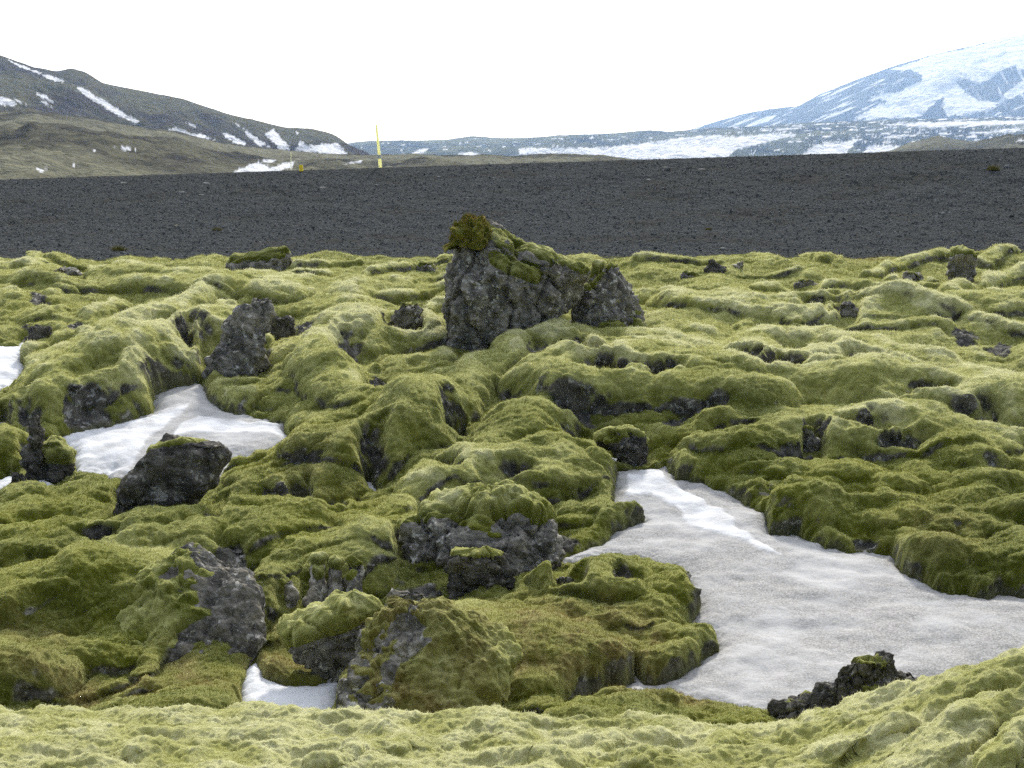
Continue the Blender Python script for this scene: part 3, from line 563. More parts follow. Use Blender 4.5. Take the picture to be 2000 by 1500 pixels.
# craggy rock on the snow at lower right
rock('clinker_rock', 'jagged dark clinker rock with pale moss by the foreground right of the brown bank', [(1288,1660,1740),(1305,1640,1752),(1325,1622,1772),(1345,1590,1800),(1365,1530,1790),(1385,1500,1760),(1405,1498,1720)], kd=.4, moss=.26, seed=23.5, mat=M_DROCK, rough=1.1, e=2.2, thick=.018, cat='rock', res=1.3, y0=8.35)
rock('clinker_rock', 'small dark knobbly clinker lump at the right end of the jagged rock', [(1314,1768,1785),(1324,1760,1792),(1345,1750,1808)], kd=.6, seed=24.8, mat=M_DROCK, rough=1.2, y0=8.5, moss=.08)
# small rocks of the right slope and the horizon
rock('moss_boulder', 'blocky boulder with a mossy lid on the right end of the mossy horizon', [(492,1862,1900),(500,1848,1912),(520,1846,1910),(550,1852,1902),(566,1858,1890)], kd=.6, moss=.30, seed=25.5, e=3, thick=.05)
rock('horizon_rock', 'dark pointed rock on the mossy horizon just right of the crags', [(510,1384,1396),(520,1376,1412),(538,1372,1420)], kd=.6, seed=26.2, res=.8, mat=M_DROCK)
rock('horizon_rock', 'low rock with flat top right of the dark pointed horizon rock', [(512,1436,1450),(520,1424,1450),(532,1420,1450)], kd=.6, seed=27.2, res=.8)
rock('horizon_rock', 'rounded low grey rock in front of the dark pointed horizon rock', [(533,1335,1362),(540,1328,1376),(549,1326,1378)], kd=.6, seed=28.3, moss=.12, res=.8)
rock('horizon_rock', 'grey rock half buried in moss left of the mossy-lidded boulder', [(533,1765,1800),(542,1756,1808),(556,1752,1806)], kd=.6, seed=29.1, moss=.1, res=.8)
rock('horizon_rock', 'small rough rock on the bright moss below the two low horizon rocks', [(547,1560,1590),(556,1550,1600),(566,1548,1602)], kd=.5, seed=30.7, moss=.1, res=.8)
rock('cleft_rock', 'rough grey rock showing in the long mossy ridge on the right slope', [(594,1642,1668),(610,1636,1676),(640,1640,1668)], kd=.5, seed=31.9, yoff=.03)
rock('cleft_rock', 'yellowish rock in the dark mouth of the moss hood on the right', [(722,1652,1706),(740,1650,1712),(758,1656,1708)], kd=.4, seed=32.2)
rock('cleft_rock', 'dark rough rock in the moss hollow left of the moss hood', [(682,1540,1560),(694,1530,1572),(714,1528,1572)], kd=.5, seed=33.6, mat=M_DROCK)
rock('peaked_rock', 'small peaked rock poking through moss above the snowfield on the right', [(838,1572,1584),(856,1564,1596),(885,1560,1606),(910,1564,1604)], kd=.5, seed=34.2, moss=.1)
rock('hollow_rock', 'dark rock with mossy top above the tip of the large snowfield', [(840,1190,1240),(860,1165,1270),(890,1200,1272),(915,1212,1262)], kd=.5, seed=35.5, moss=.3, mat=M_DROCK, cat='rock')
rock('hollow_rock', 'grey rock in the dark hole in the moss mound below the crags', [(662,1080,1132),(690,1076,1140),(735,1078,1112)], kd=.4, seed=36.4, moss=.1)
rock('hollow_rock', 'small pale rock inside the second dark hole below the crags', [(722,1140,1160),(734,1134,1168),(750,1132,1170)], kd=.5, seed=37.9)
rock('moss_boulder', 'rough lava lump with grey moss on the left foot of the tall crag', [(592,785,815),(606,772,828),(635,758,822),(668,752,786)], kd=.6, seed=38.8, moss=.2)
rock('hollow_rock', 'dark brown rocks in the hollow left of the longest moss tongue', [(748,738,770),(765,728,785),(800,718,766)], kd=.5, seed=39.3, mat=M_DROCK)
rock('hollow_rock', 'dark rock in the hole of the steep moss flank left of the crag', [(702,668,694),(720,656,704),(748,656,700)], kd=.5, seed=40.1, mat=M_DROCK)
rock('hollow_rock', 'dark broken rocks right of the leaning pointed rock', [(620,525,570),(645,512,580),(668,510,582)], kd=.4, seed=41.5, mat=M_DROCK)
rock('hollow_rock', 'dark rocks in the shaded pocket above the left edge snow', [(640,60,95),(660,46,104),(684,42,104)], kd=.5, seed=42.2, mat=M_DROCK)
rock('lichen_rock', 'flat lichen-grey rock in the bright moss near the left horizon', [(524,112,145),(536,100,168),(552,94,172)], kd=.5, seed=43.7, moss=.1)
def hr_moss(U, V, m, n, w): return np.maximum(m, sst(510, 500, V-(U-440)*-.1+w*10)*sst(545, 520, U))
rock('ridge_rock', 'jagged rock group on the left mossy horizon against the dark gravel', [(486,545,562),(494,500,568),(505,455,570),(520,436,572),(534,440,570)], kd=.5, seed=44.9, moss=.15, mossfn=hr_moss, thick=.04)
rock('ridge_rock', 'small grey rock under moss left of the tall crag near the gravel', [(514,820,845),(522,812,856),(536,810,858)], kd=.6, seed=45.5, moss=.15, res=.8)
rock('round_rock', 'pale fuzzy knob of rock in the moss right of the snowfield', [(972,1655,1680),(984,1644,1700),(1003,1642,1706)], kd=.6, seed=46.1, moss=.42, mat=M_DROCK)
rock('round_rock', 'dark round rock at the snow edge above the right arm of the snowfield', [(948,1500,1518),(960,1490,1528),(978,1488,1530)], kd=.6, seed=47.8, moss=.12, mat=M_DROCK)
rock('dark_rock', 'dark rocks under the moss shelf behind the lower left outcrop', [(1112,66,118),(1122,58,122),(1146,56,122)], kd=.4, seed=48.4, mat=M_DROCK)

GV, GN, GROCK, GPALE, GBROWN, GSNOW = build_ground()
# shaggy tuft crowning the crag
def crag_tuft():
    yc = P(971, 700)[1]+.28; root = None
    cx, cz = at_y(922, 462, yc)
    n1, n2 = 70, 110; th = np.linspace(.02, 2.2, n1)[:, None]; ph = np.linspace(0, 2*math.pi, n2, endpoint=False)[None, :]
    d = np.stack([np.sin(th)*np.cos(ph), np.sin(th)*np.sin(ph), np.cos(th)+0*ph], -1)
    r = .215*(1+.42*fbm(d[..., 0]*1.7+3, d[..., 1]*1.7, d[..., 2]*1.7, 3)+.10*np.abs(fbm(d[..., 0]*6, d[..., 1]*6, d[..., 2]*6, 3)))
    V = d*r[..., None]*np.array([1.0, .95, .92]); V[..., 0] += -.55*np.clip(-V[..., 2], 0, 1)+.45*np.clip(V[..., 0], 0, 1)*np.clip(-V[..., 2]+.05, 0, .3)/.3; V[..., 2] += .05*fbm(V[..., 0]*6, V[..., 1]*6, V[..., 2]*3, 2)
    V += np.array([cx, yc-.05, cz+.0])
    loc = np.array([cx, yc, cz-.2])
    m, nt, b, out = mat_new('tuft_moss'); n = N(nt)
    c = n.mix(n.ramp(n.noise(9, 5, .6), .36, .66), (.06, .075, .005), (.13, .135, .012)); c = n.mix(n.attr('dead'), c, n.mix(n.ramp(n.noise(30, 4), .4, .7), (.20, .13, .03), (.32, .22, .08)))
    nt.links.new(c, b.inputs['Base Color']); b.inputs['Sheen Weight'].default_value = .5; b.inputs['Sheen Tint'].default_value = (.8, .6, .3, 1)
    nt.links.new(n.bump(n.noise(120, 5, .7), .8, .02), b.inputs['Normal'])
    root = bpy.data.objects.new('moss_tuft', None); COL.objects.link(root); root.location = loc
    tag(root, 'shaggy brown green moss tuft on the pointed top of the tall crag', 'moss tuft')
    mesh('moss_cushion', V.reshape(-1, 3)-loc, gridf(n1, n2, True), m, root, dict(dead=sst(.7, 1.15, d[..., 2]+.6*fbm(d[..., 0]*3, d[..., 1]*3, d[..., 2]*3, 3)).ravel()))
    q = 2600; ii = rng.integers(2, n1-10, q); jj = rng.integers(0, n2, q); p = V[ii, jj]; dd = d[ii, jj]+rng.normal(size=(q, 3))*.45+np.array([0, 0, .3]); dd /= np.linalg.norm(dd, axis=1)[:, None]
    l = rng.uniform(.012, .04, q)[:, None]; w = np.cross(dd, rng.normal(size=(q, 3))); w /= np.linalg.norm(w, axis=1)[:, None]; w *= .0035
    T = np.stack([p-w, p+w, p+dd*l], 1).reshape(-1, 3)-loc
    m2 = simple('tuft_blade', (.10, .10, .015), .8, (.24, .18, .05), 9)
    tag(mesh('grass_blades', T, np.arange(q*3).reshape(-1, 3), m2, root, smooth=False), kind='stuff')
crag_tuft()

# ------------------------------------------------------------------ moss fleece (fine upright shoots) and dry grass
def fleece():
    m, nt, b, out = mat_new('moss_shoots'); n = N(nt)
    c = n.mix(n.ramp(n.noise(1.1, 3), .35, .68), (.052, .065, .004), (.110, .118, .008)); c = n.mix(n.ramp(n.noise(3, 4), .5, .7, 0, .6), c, (.18, .185, .05))
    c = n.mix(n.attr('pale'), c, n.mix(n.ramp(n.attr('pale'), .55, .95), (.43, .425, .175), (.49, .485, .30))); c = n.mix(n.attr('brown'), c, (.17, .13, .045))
    nt.links.new(c, b.inputs['Base Color'])
    tr = nt.nodes.new('ShaderNodeBsdfTranslucent'); nt.links.new(c, tr.inputs[0]); mx = nt.nodes.new('ShaderNodeMixShader'); mx.inputs[0].default_value = .4
    nt.links.new(b.outputs[0], mx.inputs[1]); nt.links.new(tr.outputs[0], mx.inputs[2]); nt.links.new(mx.outputs[0], out.inputs[0])
    nr, nc = GV.shape[:2]; q = 880000
    ii = rng.integers(0, nr, q); jj = rng.integers(40, nc-40, q)
    ok = (GROCK[ii, jj] < .35) & (GSNOW[ii, jj] < .2); ii, jj = ii[ok], jj[ok]; q = len(ii)
    p = GV[ii, jj]+rng.normal(size=(q, 3))*.004; y = p[:, 1]; px = y/1485.
    d = GN[ii, jj]*.8+rng.normal(size=(q, 3))*.38+np.array([0, 0, .35]); d /= np.linalg.norm(d, axis=1)[:, None]
    br = GBROWN[ii, jj]
    l = (rng.uniform(.9, 2.8, q)*px*(1+.7*br)).clip(.004, .03)[:, None]; w = np.cross(d, rng.normal(size=(q, 3))); w /= np.linalg.norm(w, axis=1)[:, None]; w *= (px*.30)[:, None]
    T = np.stack([p-w-d*.004, p+w-d*.004, p+d*l], 1).reshape(-1, 3)
    o = mesh('moss', T, np.arange(q*3).reshape(-1, 3), m, attrs=dict(pale=np.repeat(GPALE[ii, jj], 3), brown=np.repeat(br, 3)), smooth=False)
    tag(o, 'fine woolly moss shoots covering the lava ground', 'moss', None, 'stuff')
fleece()

# ------------------------------------------------------------------ gravel road bank
YT = 27.0; ZF = 1.75
def vtop(u): return 351-.0315*u
def ztop(x):
    u = 1000+x/YT*F*1.0; return CZ+YT*np.array([ray(0, q)[2]/ray(0, q)[1] for q in np.atleast_1d(vtop(np.asarray(u)).ravel())]).reshape(np.shape(u))
def bank_z(x, y):
    zt = ztop(x[0] if x.ndim == 2 else x); t = np.clip((y-19.4)/(YT-19.4), 0, 1)
    zf = ZF+.0*x
    up = zf+(zt-zf)*(t+.10*np.sin(t*math.pi)*-1)
    return np.where(y < YT, up, zt-.02*(y-YT)-np.clip(y-34, 0, 10)*.45)
def bank():
    m, nt, b, out = mat_new('black_gravel'); n = N(nt)
    c = n.mix(n.ramp(n.noise(30, 5, .75), .35, .68), (.036, .0385, .039), (.086, .091, .091))
    c = n.mix(n.ramp(n.voro(22), .16, .07, 0, .6), c, (.17, .17, .16))
    c = n.mix(n.ramp(n.noise(1.2, 4, stretch=(.5, 1, 2)), .5, .66, 0, .35), c, (.05, .048, .038))
    nt.links.new(c, b.inputs['Base Color']); b.inputs['Roughness'].default_value = .9
    h = n.math('ADD', n.noise(40, 6, .75), n.voro(28)); nt.links.new(n.bump(h, 1., .04), b.inputs['Normal'])
    x = np.arange(-17, 17.01, .03); y = np.concatenate([np.arange(19.4, 27.5, .03), np.arange(27.6, 44, .4)])
    X, Y = np.meshgrid(x, y); Z = bank_z(X, Y)
    Z = Z+np.where(Y < 27.5, .035*fbm(X*.9, Y*1.4, X*0, 3)*sst(YT, YT-1.2, Y)+.02*fbm(X*6, Y*6, X*0, 3)*(.35+.65*sst(YT, YT-.3, Y)), 0)
    o = mesh('road_embankment', np.stack([X, Y, Z], -1).reshape(-1, 3), gridf(*X.shape), m); tag(o, 'dark grey gravel road embankment behind the moss field', None, None, 'structure')
    # loose stones
    ico = np.array([(0, 0, 1), (.894, 0, .447), (.276, .851, .447), (-.724, .526, .447), (-.724, -.526, .447), (.276, -.851, .447), (.724, .526, -.447), (-.276, .851, -.447), (-.894, 0, -.447), (-.276, -.851, -.447), (.724, -.526, -.447), (0, 0, -1)])
    icf = np.array([(0,1,2),(0,2,3),(0,3,4),(0,4,5),(0,5,1),(1,6,2),(2,7,3),(3,8,4),(4,9,5),(5,10,1),(6,7,2),(7,8,3),(8,9,4),(9,10,5),(10,6,1),(11,7,6),(11,8,7),(11,9,8),(11,10,9),(11,6,10)])
    q = 52000; xs = rng.uniform(-14, 14, q); ys = rng.uniform(20., YT-.02, q); r = .005+.012*rng.random(q)**2.2+.025*(rng.random(q) > .996)*rng.random(q)
    zs = np.concatenate([bank_z(xs[None, a:a+1], ys[None, a:a+1]).ravel() if False else [] for a in [0]]) if False else None
    zt = ztop(xs); t = (ys-19.4)/(YT-19.4); zs = ZF+(zt-ZF)*(t-.10*np.sin(t*math.pi))
    zs = zs+.035*fbm(xs*.9, ys*1.4, xs*0, 3)*sst(YT, YT-1.2, ys)+.02*fbm(xs*6, ys*6, xs*0, 3)*(.35+.65*sst(YT, YT-.3, ys))+.05*r
    sc = rng.uniform(.6, 1.3, (q, 1, 3))*r[:, None, None]; jit = 1+.25*rng.normal(size=(q, 12, 1)).clip(-1.5, 1.5)
    V = ico[None]*jit*sc+np.stack([xs, ys, zs], -1)[:, None]
    Fc = (icf[None]+12*np.arange(q)[:, None, None]).reshape(-1, 3)
    tone = np.repeat(rng.random(q)**3, 12)
    m2, nt, b, out = mat_new('loose_stones'); n = N(nt)
    nt.links.new(n.mix(n.attr('tone'), (.038, .043, .045), (.20, .207, .21)), b.inputs['Base Color'])
    tag(mesh('gravel', V.reshape(-1, 3), Fc, m2, attrs=dict(tone=tone), smooth=False), 'loose dark stones strewn over the gravel embankment', 'gravel', None, 'stuff')
    return ico, icf
ICO, ICF = bank()

# larger single stones on the bank
def on_bank(u, v):
    a, dy, dz = ray(u, v)
    for t in np.arange(19.4, 32, .01):
        x, y, z = a*t, t*dy, CZ+t*dz
        if y > YT: break
        tt = (y-19.4)/(YT-19.4); zt = float(ztop(np.array([x]))[0])
        if tt > 0 and z < ZF+(zt-ZF)*(tt-.10*math.sin(tt*math.pi)): break
    return x, y, z
def stone(u, v, r, label, mat, flat=.6):
    x, y, z = on_bank(u, v); n1, n2 = 20, 28
    th = np.linspace(0.01, math.pi-.01, n1)[:, None]; ph = np.linspace(0, 2*math.pi, n2, endpoint=False)[None]
    d = np.stack([np.sin(th)*np.cos(ph), np.sin(th)*np.sin(ph), np.cos(th)+0*ph], -1)
    f1, f2 = worley3(d[..., 0]*1.3+u, d[..., 1]*1.3, d[..., 2]*1.3)
    V = d*(r*.62*(.8+.35*f1+.12*fbm(d[..., 0]*3+u, d[..., 1]*3, d[..., 2]*3, 3)))[..., None]*np.array([1.25, .9, flat])
    o = mesh('stone', V.reshape(-1, 3), gridf(n1, n2, True), mat); o.location = (x, y+r*.3, z-r*flat*.1); tag(o, label, 'stone', 'stones lying on the gravel bank')
M_ST = simple('pale_stone', (.22, .215, .20), .9, (.13, .13, .12), 25); M_ST2 = simple('tan_stone', (.26, .24, .16), .9, (.15, .14, .10), 25)
stone(402, 360, .10, 'palest grey stone near the gravel bank top below the left mountain', M_ST)
stone(355, 376, .10, 'long flat grey stone left of and below the palest gravel stone', M_ST, .4)
stone(393, 381, .07, 'small grey stone directly below the palest gravel stone', M_ST, .5)
stone(490, 363, .09, 'flat grey stone below the bank top left of the short yellow post', M_ST, .4)
stone(735, 362, .12, 'wide flat grey stone just below the foot of the tall yellow post', M_ST, .3)
stone(632, 367, .10, 'dull grey stone on the gravel between the two yellow posts', M_ST, .4)
stone(240, 358, .09, 'dull grey stone at the far left near the gravel bank top', M_ST, .4)
stone(345, 442, .07, 'small tan stone halfway down the left gravel bank', M_ST2, .6)
stone(1300, 327, .08, 'flat grey stone at the bank top below the wide snow band', M_ST, .3)
stone(1268, 352, .08, 'dark grey stone on the gravel above and right of the tall crag', M_ST, .5)
stone(1370, 331, .10, 'elongated grey stone at the bank top right of the flat one', M_ST, .3)
stone(1843, 417, .05, 'tiny pale stone low on the right gravel bank', M_ST, .8)
stone(1412, 486, .06, 'pale stone near the foot of the gravel above the pointed horizon rock', M_ST, .7)
def tuft(u, v, r, label, q=400, col=(.12, .11, .03)):
    x, y, z = on_bank(u, v); root = bpy.data.objects.new('grass_tuft', None)
    p = np.stack([rng.normal(0, r*.4, q), rng.normal(0, r*.3, q), np.zeros(q)], -1); d = rng.normal(size=(q, 3))*.45+np.array([0, -.1, .8]); d /= np.linalg.norm(d, axis=1)[:, None]
    w = np.cross(d, rng.normal(size=(q, 3))); w /= np.linalg.norm(w, axis=1)[:, None]; l = rng.uniform(.5, 1, q)[:, None]*r; w *= .006
    T = np.stack([p-w, p+w, p+d*l], 1).reshape(-1, 3)
    o = mesh('grass_tuft', T, np.arange(q*3).reshape(-1, 3), simple('bank_grass', col, .9, (.2, .17, .06), 30), smooth=False); o.location = (x, y, z); bpy.data.objects.remove(root); tag(o, label, 'grass tuft', 'grass tufts on the gravel bank')
tuft(1940, 332, .11, 'yellowish grass tuft on the upper right gravel bank'); tuft(232, 490, .10, 'green grass tuft at the foot of the left gravel bank', col=(.08, .09, .02)); tuft(424, 452, .07, 'brown grass tuft low on the gravel left of centre')
tuft(1384, 450, .05, 'tiny brown grass tuft low on the gravel right of the crags')

# ------------------------------------------------------------------ roadside marker posts
M_YEL = simple('yellow_paint', (.95, .945, .62), .55, (.93, .91, .52), 30)
def translucent(m, f):
    nt = m.node_tree; b = next(q for q in nt.nodes if q.type == 'BSDF_PRINCIPLED'); out = next(q for q in nt.nodes if q.type == 'OUTPUT_MATERIAL')
    tr = nt.nodes.new('ShaderNodeBsdfTranslucent'); nt.links.new(b.inputs['Base Color'].links[0].from_socket, tr.inputs[0]); mx = nt.nodes.new('ShaderNodeMixShader'); mx.inputs[0].default_value = f
    nt.links.new(b.outputs[0], mx.inputs[1]); nt.links.new(tr.outputs[0], mx.inputs[2]); nt.links.new(mx.outputs[0], out.inputs[0])
translucent(M_YEL, .5)
M_YEL2 = simple('orange_yellow_paint', (.92, .72, .06), .5, (.85, .60, .04), 30); M_GREYB = simple('grey_reflector', (.62, .62, .56), .4); M_WORN = simple('worn_paint', (.85, .85, .66), .7, (.72, .72, .58), 60)
translucent(M_WORN, .5)
def plank(p0, p1, w0, w1, dp, mat, name, parent, loc):
    p0, p1 = np.array(p0), np.array(p1); V = []
    for p, w in ((p0, w0), (p0+(p1-p0)*.5, (w0+w1)/2), (p1-(p1-p0)*.02, w1), (p1, w1*.8)):
        c = min(w, dp)*.22
        for (sx, sy) in ((-w/2+c, -dp/2), (w/2-c, -dp/2), (w/2, -dp/2+c), (w/2, dp/2-c), (w/2-c, dp/2), (-w/2+c, dp/2), (-w/2, dp/2-c), (-w/2, -dp/2+c)): V.append(p+np.array([sx, sy, 0]))
    V = np.array(V).reshape(4, 8, 3); f = gridf(4, 8, True); top = np.array([[24, 25, 26, 27], [24, 27, 28, 31], [28, 29, 30, 31]]); bot = top-24
    return mesh(name, V.reshape(-1, 3)-loc, np.vstack([f, top, bot]), mat, parent, smooth=False)
def post(ub, vb, ut, vt, y, w0, w1, label, band=None, sleeve=None, mat=None, down=.3, dp=.03):
    xb, zb = at_y(ub, vb, y); xt, zt = at_y(ut, vt, y); loc = np.array([xb, y, zb])
    root = bpy.data.objects.new('marker_post', None); COL.objects.link(root); root.location = loc; tag(root, label, 'marker post', 'roadside marker posts')
    d = np.array([xt-xb, 0, zt-zb]); f = lambda t: loc+d*t
    s = sleeve or 1.
    plank(f(-down/np.linalg.norm(d)), f(s), w0, w0+(w1-w0)*s, dp, mat or M_YEL, 'pole', root, loc)
    if sleeve: plank(f(s), f(1), w0+(w1-w0)*s, w1, dp*.9, M_WORN, 'pole_tip', root, loc)
    if band: plank(f(band[0]), f(band[1]), (w0+(w1-w0)*band[0])*1.08, (w0+(w1-w0)*band[1])*1.08, dp+.008, M_GREYB, 'reflector_band', root, loc)
post(743.5, 333, 735, 243, 27.15, .080, .034, 'tall yellow marker post leaning left on the gravel bank', band=(.26, .34))
post(589, 340, 587.5, 322, 26.95, .072, .066, 'short orange-yellow post stub on the bank top left of the tall post', mat=M_YEL2)
post(569, 350, 568, 297, 46., .024, .02, 'thin faint pale pole behind the bank left of the short stub', mat=M_WORN, down=2.)

# ------------------------------------------------------------------ plain, hills and mountains
def hillmat(name, c1, c2, c3, sc, snowcol=(.46, .475, .50), spots=.0):
    m, nt, b, out = mat_new(name); n = N(nt)
    c = n.mix(n.ramp(n.noise(sc, 6, .65), .36, .62), c1, c2); c = n.mix(n.ramp(n.noise(sc*.22, 4, .6, stretch=(1, 1, 2.5)), .45, .62, 0, .8), c, c3)
    c = n.mix(n.ramp(n.noise(sc*5, 4, .7), .35, .7, 0, .35), c, tuple(q*.45 for q in c1))
    c = n.mix(n.attr('snow'), c, snowcol)
    nt.links.new(c, b.inputs['Base Color']); b.inputs['Roughness'].default_value = .95
    nt.links.new(n.bump(n.noise(sc*2, 6, .7), .6, .6/sc), b.inputs['Normal']); return m
def ridge(name, label, crest, Db, Dc, zb, mat, polys=(), pw=1.1, rough=1., nr=170, step=1.6, extra=None, cr=.15):
    c = np.array(crest, float); u = np.arange(c[0, 0], c[-1, 0], step); v = np.interp(u, c[:, 0], c[:, 1])
    kk = 3; v = np.convolve(np.pad(v, kk, mode='edge'), np.ones(2*kk+1)/(2*kk+1), 'valid')
    Dcu = Dc*(1+.05*noise(u*.004+Dc, u*0, u*0)); a, dy, dz = ray(u, v)
    xr = a/dy; zc = CZ+Dcu*dz/dy
    t = np.concatenate([np.linspace(0, 1, nr), np.linspace(1.03, 1.6, 24)])[:, None]
    Y = Db+(Dcu[None]-Db)*t; X = xr[None]*Y
    sh = np.where(t <= 1, np.power(np.clip(t, 0, 1), pw), 1-(t-1)**1.3*1.6)
    Hc = (zc[None]-zb); Z = zb+Hc*sh
    k = 1/(Dc*.05); e = np.sin(np.clip(t, 0, 1)*math.pi)**.7+cr*.4
    Z = Z+rough*Dc*.006*e*(fbm(X*k, Y*k*1.0, X*0+Dc, 5, .55))+rough*Dc*.0025*e*-np.abs(fbm(X*k*3, Y*k*.8, X*0+4, 3))+cr*Dc*.0010*fbm(X*k*8, Y*k*8, X*0, 3)
    U, Vv = proj(X, Y, Z)
    wob = 3.*noise(U*.07, Vv*.12, U*0+1)+2*noise(U*.2, Vv*.3, U*0+2)
    s = np.zeros(U.shape)
    for p in polys:
        q = np.array(p); sel = (U > q[:, 0].min()-12) & (U < q[:, 0].max()+12) & (Vv > q[:, 1].min()-12) & (Vv < q[:, 1].max()+12)
        s[sel] = np.maximum(s[sel], sst(-.6, 1.0, inside(p, U[sel], Vv[sel])+wob[sel]*min(1, (np.ptp(q[:, 1]))/25)))
    if extra is not None: s = np.clip(extra(U, Vv, s, t+0*U), 0, 1)
    o = mesh(name, np.stack([X, Y, Z], -1).reshape(-1, 3), gridf(*U.shape), mat, attrs=dict(snow=s)); tag(o, label, None, None, 'structure')
    return o
M_HA = hillmat('dark_hill', (.046, .039, .036), (.064, .060, .036), (.092, .089, .050), .035)
M_HB = hillmat('mossy_hill', (.044, .042, .036), (.098, .095, .064), (.160, .158, .112), .09)
M_HD = hillmat('far_plateau', (.035, .04, .04), (.08, .085, .055), (.12, .125, .075), .012)
M_HE = hillmat('far_mountain', (.022, .026, .032), (.035, .038, .042), (.055, .058, .05), .008, snowcol=(.40, .425, .46))
SA = [[(15,116),(40,127),(85,144),(124,154),(126,162),(95,153),(60,139),(30,126)], [(143,166),(165,173),(200,194),(235,217),(274,238),(262,241),(225,223),(190,201),(160,183)], [(-60,185),(0,189),(20,192),(33,203),(25,209),(0,204),(-60,200)], [(24,191),(40,197),(56,207),(44,203)], [(67,181),(80,183),(92,188),(108,203),(96,200),(82,190)], [(78,196),(90,200),(102,211),(92,207)],
      [(330,254),(345,248),(360,255),(375,262),(390,261),(420,274),(400,275),(360,267),(340,261)], [(361,239),(386,246),(380,249)], [(434,259),(465,269),(484,283),(462,281),(440,269)], [(475,250),(490,261),(510,275),(526,287),(508,285),(485,268)], [(460,240),(470,247),(464,248)], [(515,262),(535,252),(550,270),(570,294),(552,295),(530,275)], [(577,293),(585,275),(600,282),(620,284),(640,279),(660,279),(680,301),(640,302),(600,297)], [(578,256),(584,260),(580,264)]]
SB = [[(218,286),(235,286),(272,291),(250,294)], [(456,334),(480,325),(500,317),(530,326),(555,319),(576,314),(571,328),(540,336),(490,340),(454,340)], [(500,316),(520,311),(542,312),(530,318)], [(66,328),(92,332),(80,336)], [(670,320),(712,312),(700,319)], [(174,293),(190,293),(185,297)], [(138,322),(148,321),(144,326)]]
ridge('mountain', 'dark mountain with snow streaks descending from the left', [(-500,-30),(-200,40),(0,107),(60,129),(110,140),(140,134),(168,142),(200,161),(275,177),(360,194),(450,224),(560,249),(610,251),(650,261),(665,270),(690,288),(720,308),(780,330)], 430, 900, -4, M_HA, SA, pw=.95, nr=260)
ridge('hill', 'olive foothill with few snow scraps before the left mountain', [(-500,200),(-200,214),(0,219),(60,214),(120,224),(180,231),(250,245),(350,259),(430,279),(520,292),(640,299),(720,303),(760,301),(810,300),(870,303),(1000,306),(1100,300),(1190,304),(1260,314),(1330,330)], 60, 380, -3, M_HB, SB, pw=.85, nr=260, rough=.6, cr=.5)
ridge('hill', 'olive foothill rising at the right end behind the gravel bank', [(1660,310),(1740,296),(1780,277),(1830,265),(1860,272),(1900,275),(1950,266),(2000,260),(2200,240),(2400,230)], 300, 700, -4, M_HB, [[(1975,275),(2000,272),(2010,277)]], nr=120, cr=.4)
PD = [[(1012,290),(1060,289),(1180,288),(1290,275),(1330,269),(1400,264),(1440,267),(1500,262),(1562,261),(1540,268),(1490,280),(1440,292),(1420,308),(1300,316),(1220,308),(1130,303),(1020,303)], [(1566,302),(1590,283),(1674,273),(1650,302)], [(1682,300),(1700,283),(1760,284),(1730,300)], [(1728,243),(1800,239),(2000,234),(2200,231),(2200,239),(2000,242),(1820,248),(1770,247)], [(890,300),(920,297),(940,301),(910,305)], [(805,300),(820,291),(838,290),(826,300)], [(1700,268),(1760,262),(1800,262),(1740,270)], [(1480,254),(1560,248),(1570,251),(1500,257)], [(1880,262),(1960,252),(2000,250),(1980,258)]]
def dstreak(U, V, s, t):
    q = noise(U*.035, (V+U*.06)*.35, U*0+3)+.5*noise(U*.1, (V+U*.06)*.8, U*0+5); return np.maximum(s, sst(.46, .56, q+.25*sst(1300, 1900, U)*sst(300, 270, V)-.1*sst(1200, 700, U)))
ridge('plateau', 'hazy blue plateau with a long white snow band in the far centre', [(560,292),(660,283),(700,277),(760,274),(870,273),(920,267),(1000,270),(1100,264),(1200,260),(1270,254),(1300,257),(1380,250),(1480,247),(1600,238),(1800,232),(2000,228),(2500,215)], 1200, 2400, -6, M_HD, PD, nr=220, extra=dstreak)
PE = [[(1735,136),(1830,106),(1900,90),(1960,74),(2000,68),(2300,20),(2300,100),(2060,110),(1998,122),(1960,136),(1935,152),(1915,164),(1890,156),(1870,152),(1865,160),(1885,178),(1910,196),(1942,198),(1948,206),(1900,224),(1850,226),(1838,206),(1846,188),(1826,200),(1800,226),(1780,229),(1668,232),(1690,218),(1720,204),(1738,197),(1700,190),(1760,178),(1802,156),(1800,146),(1780,138)], [(1466,246),(1480,234),(1522,223),(1500,238)], [(1985,165),(2010,150),(2060,130),(2040,160),(1960,200),(1940,205)]]
def estreak(U, V, s, t):
    a = V+U*.42; q = noise(U*.012, a*.16, U*0+1)+.6*noise(U*.03, a*.42, U*0+2)
    st = sst(.30, .42, q)*sst(1960, 1800, U)
    b = noise((U-V*.55)*.11, (V+U*.1)*.02, U*0+6); st2 = sst(.22, .36, b)*sst(1880, 1960, U)*sst(215, 190, V)
    c = sst(.25, .4, noise(U*.05, a*.25, U*0+9))*sst(1880, 1960, U)*sst(190, 215, V)
    e = sst(.4, .5, fbm(U*.08, V*.12, U*0+4, 3))*sst(-12, 0, s*0+1-1)
    return np.maximum.reduce([s*sst(-.9, -.7, fbm(U*.09, V*.16, U*0+2, 3)), st*.9, st2*.9, c*.9])
ridge('mountain', 'high snow-covered mountain fading to blue at the right', [(1180,300),(1360,249),(1400,236),(1450,222),(1500,213),(1560,206),(1600,184),(1680,153),(1760,124),(1830,104),(1900,89),(1960,73),(2000,68),(2120,50),(2500,10)], 2700, 4400, -10, M_HE, PE, nr=300, extra=estreak, pw=1.0)
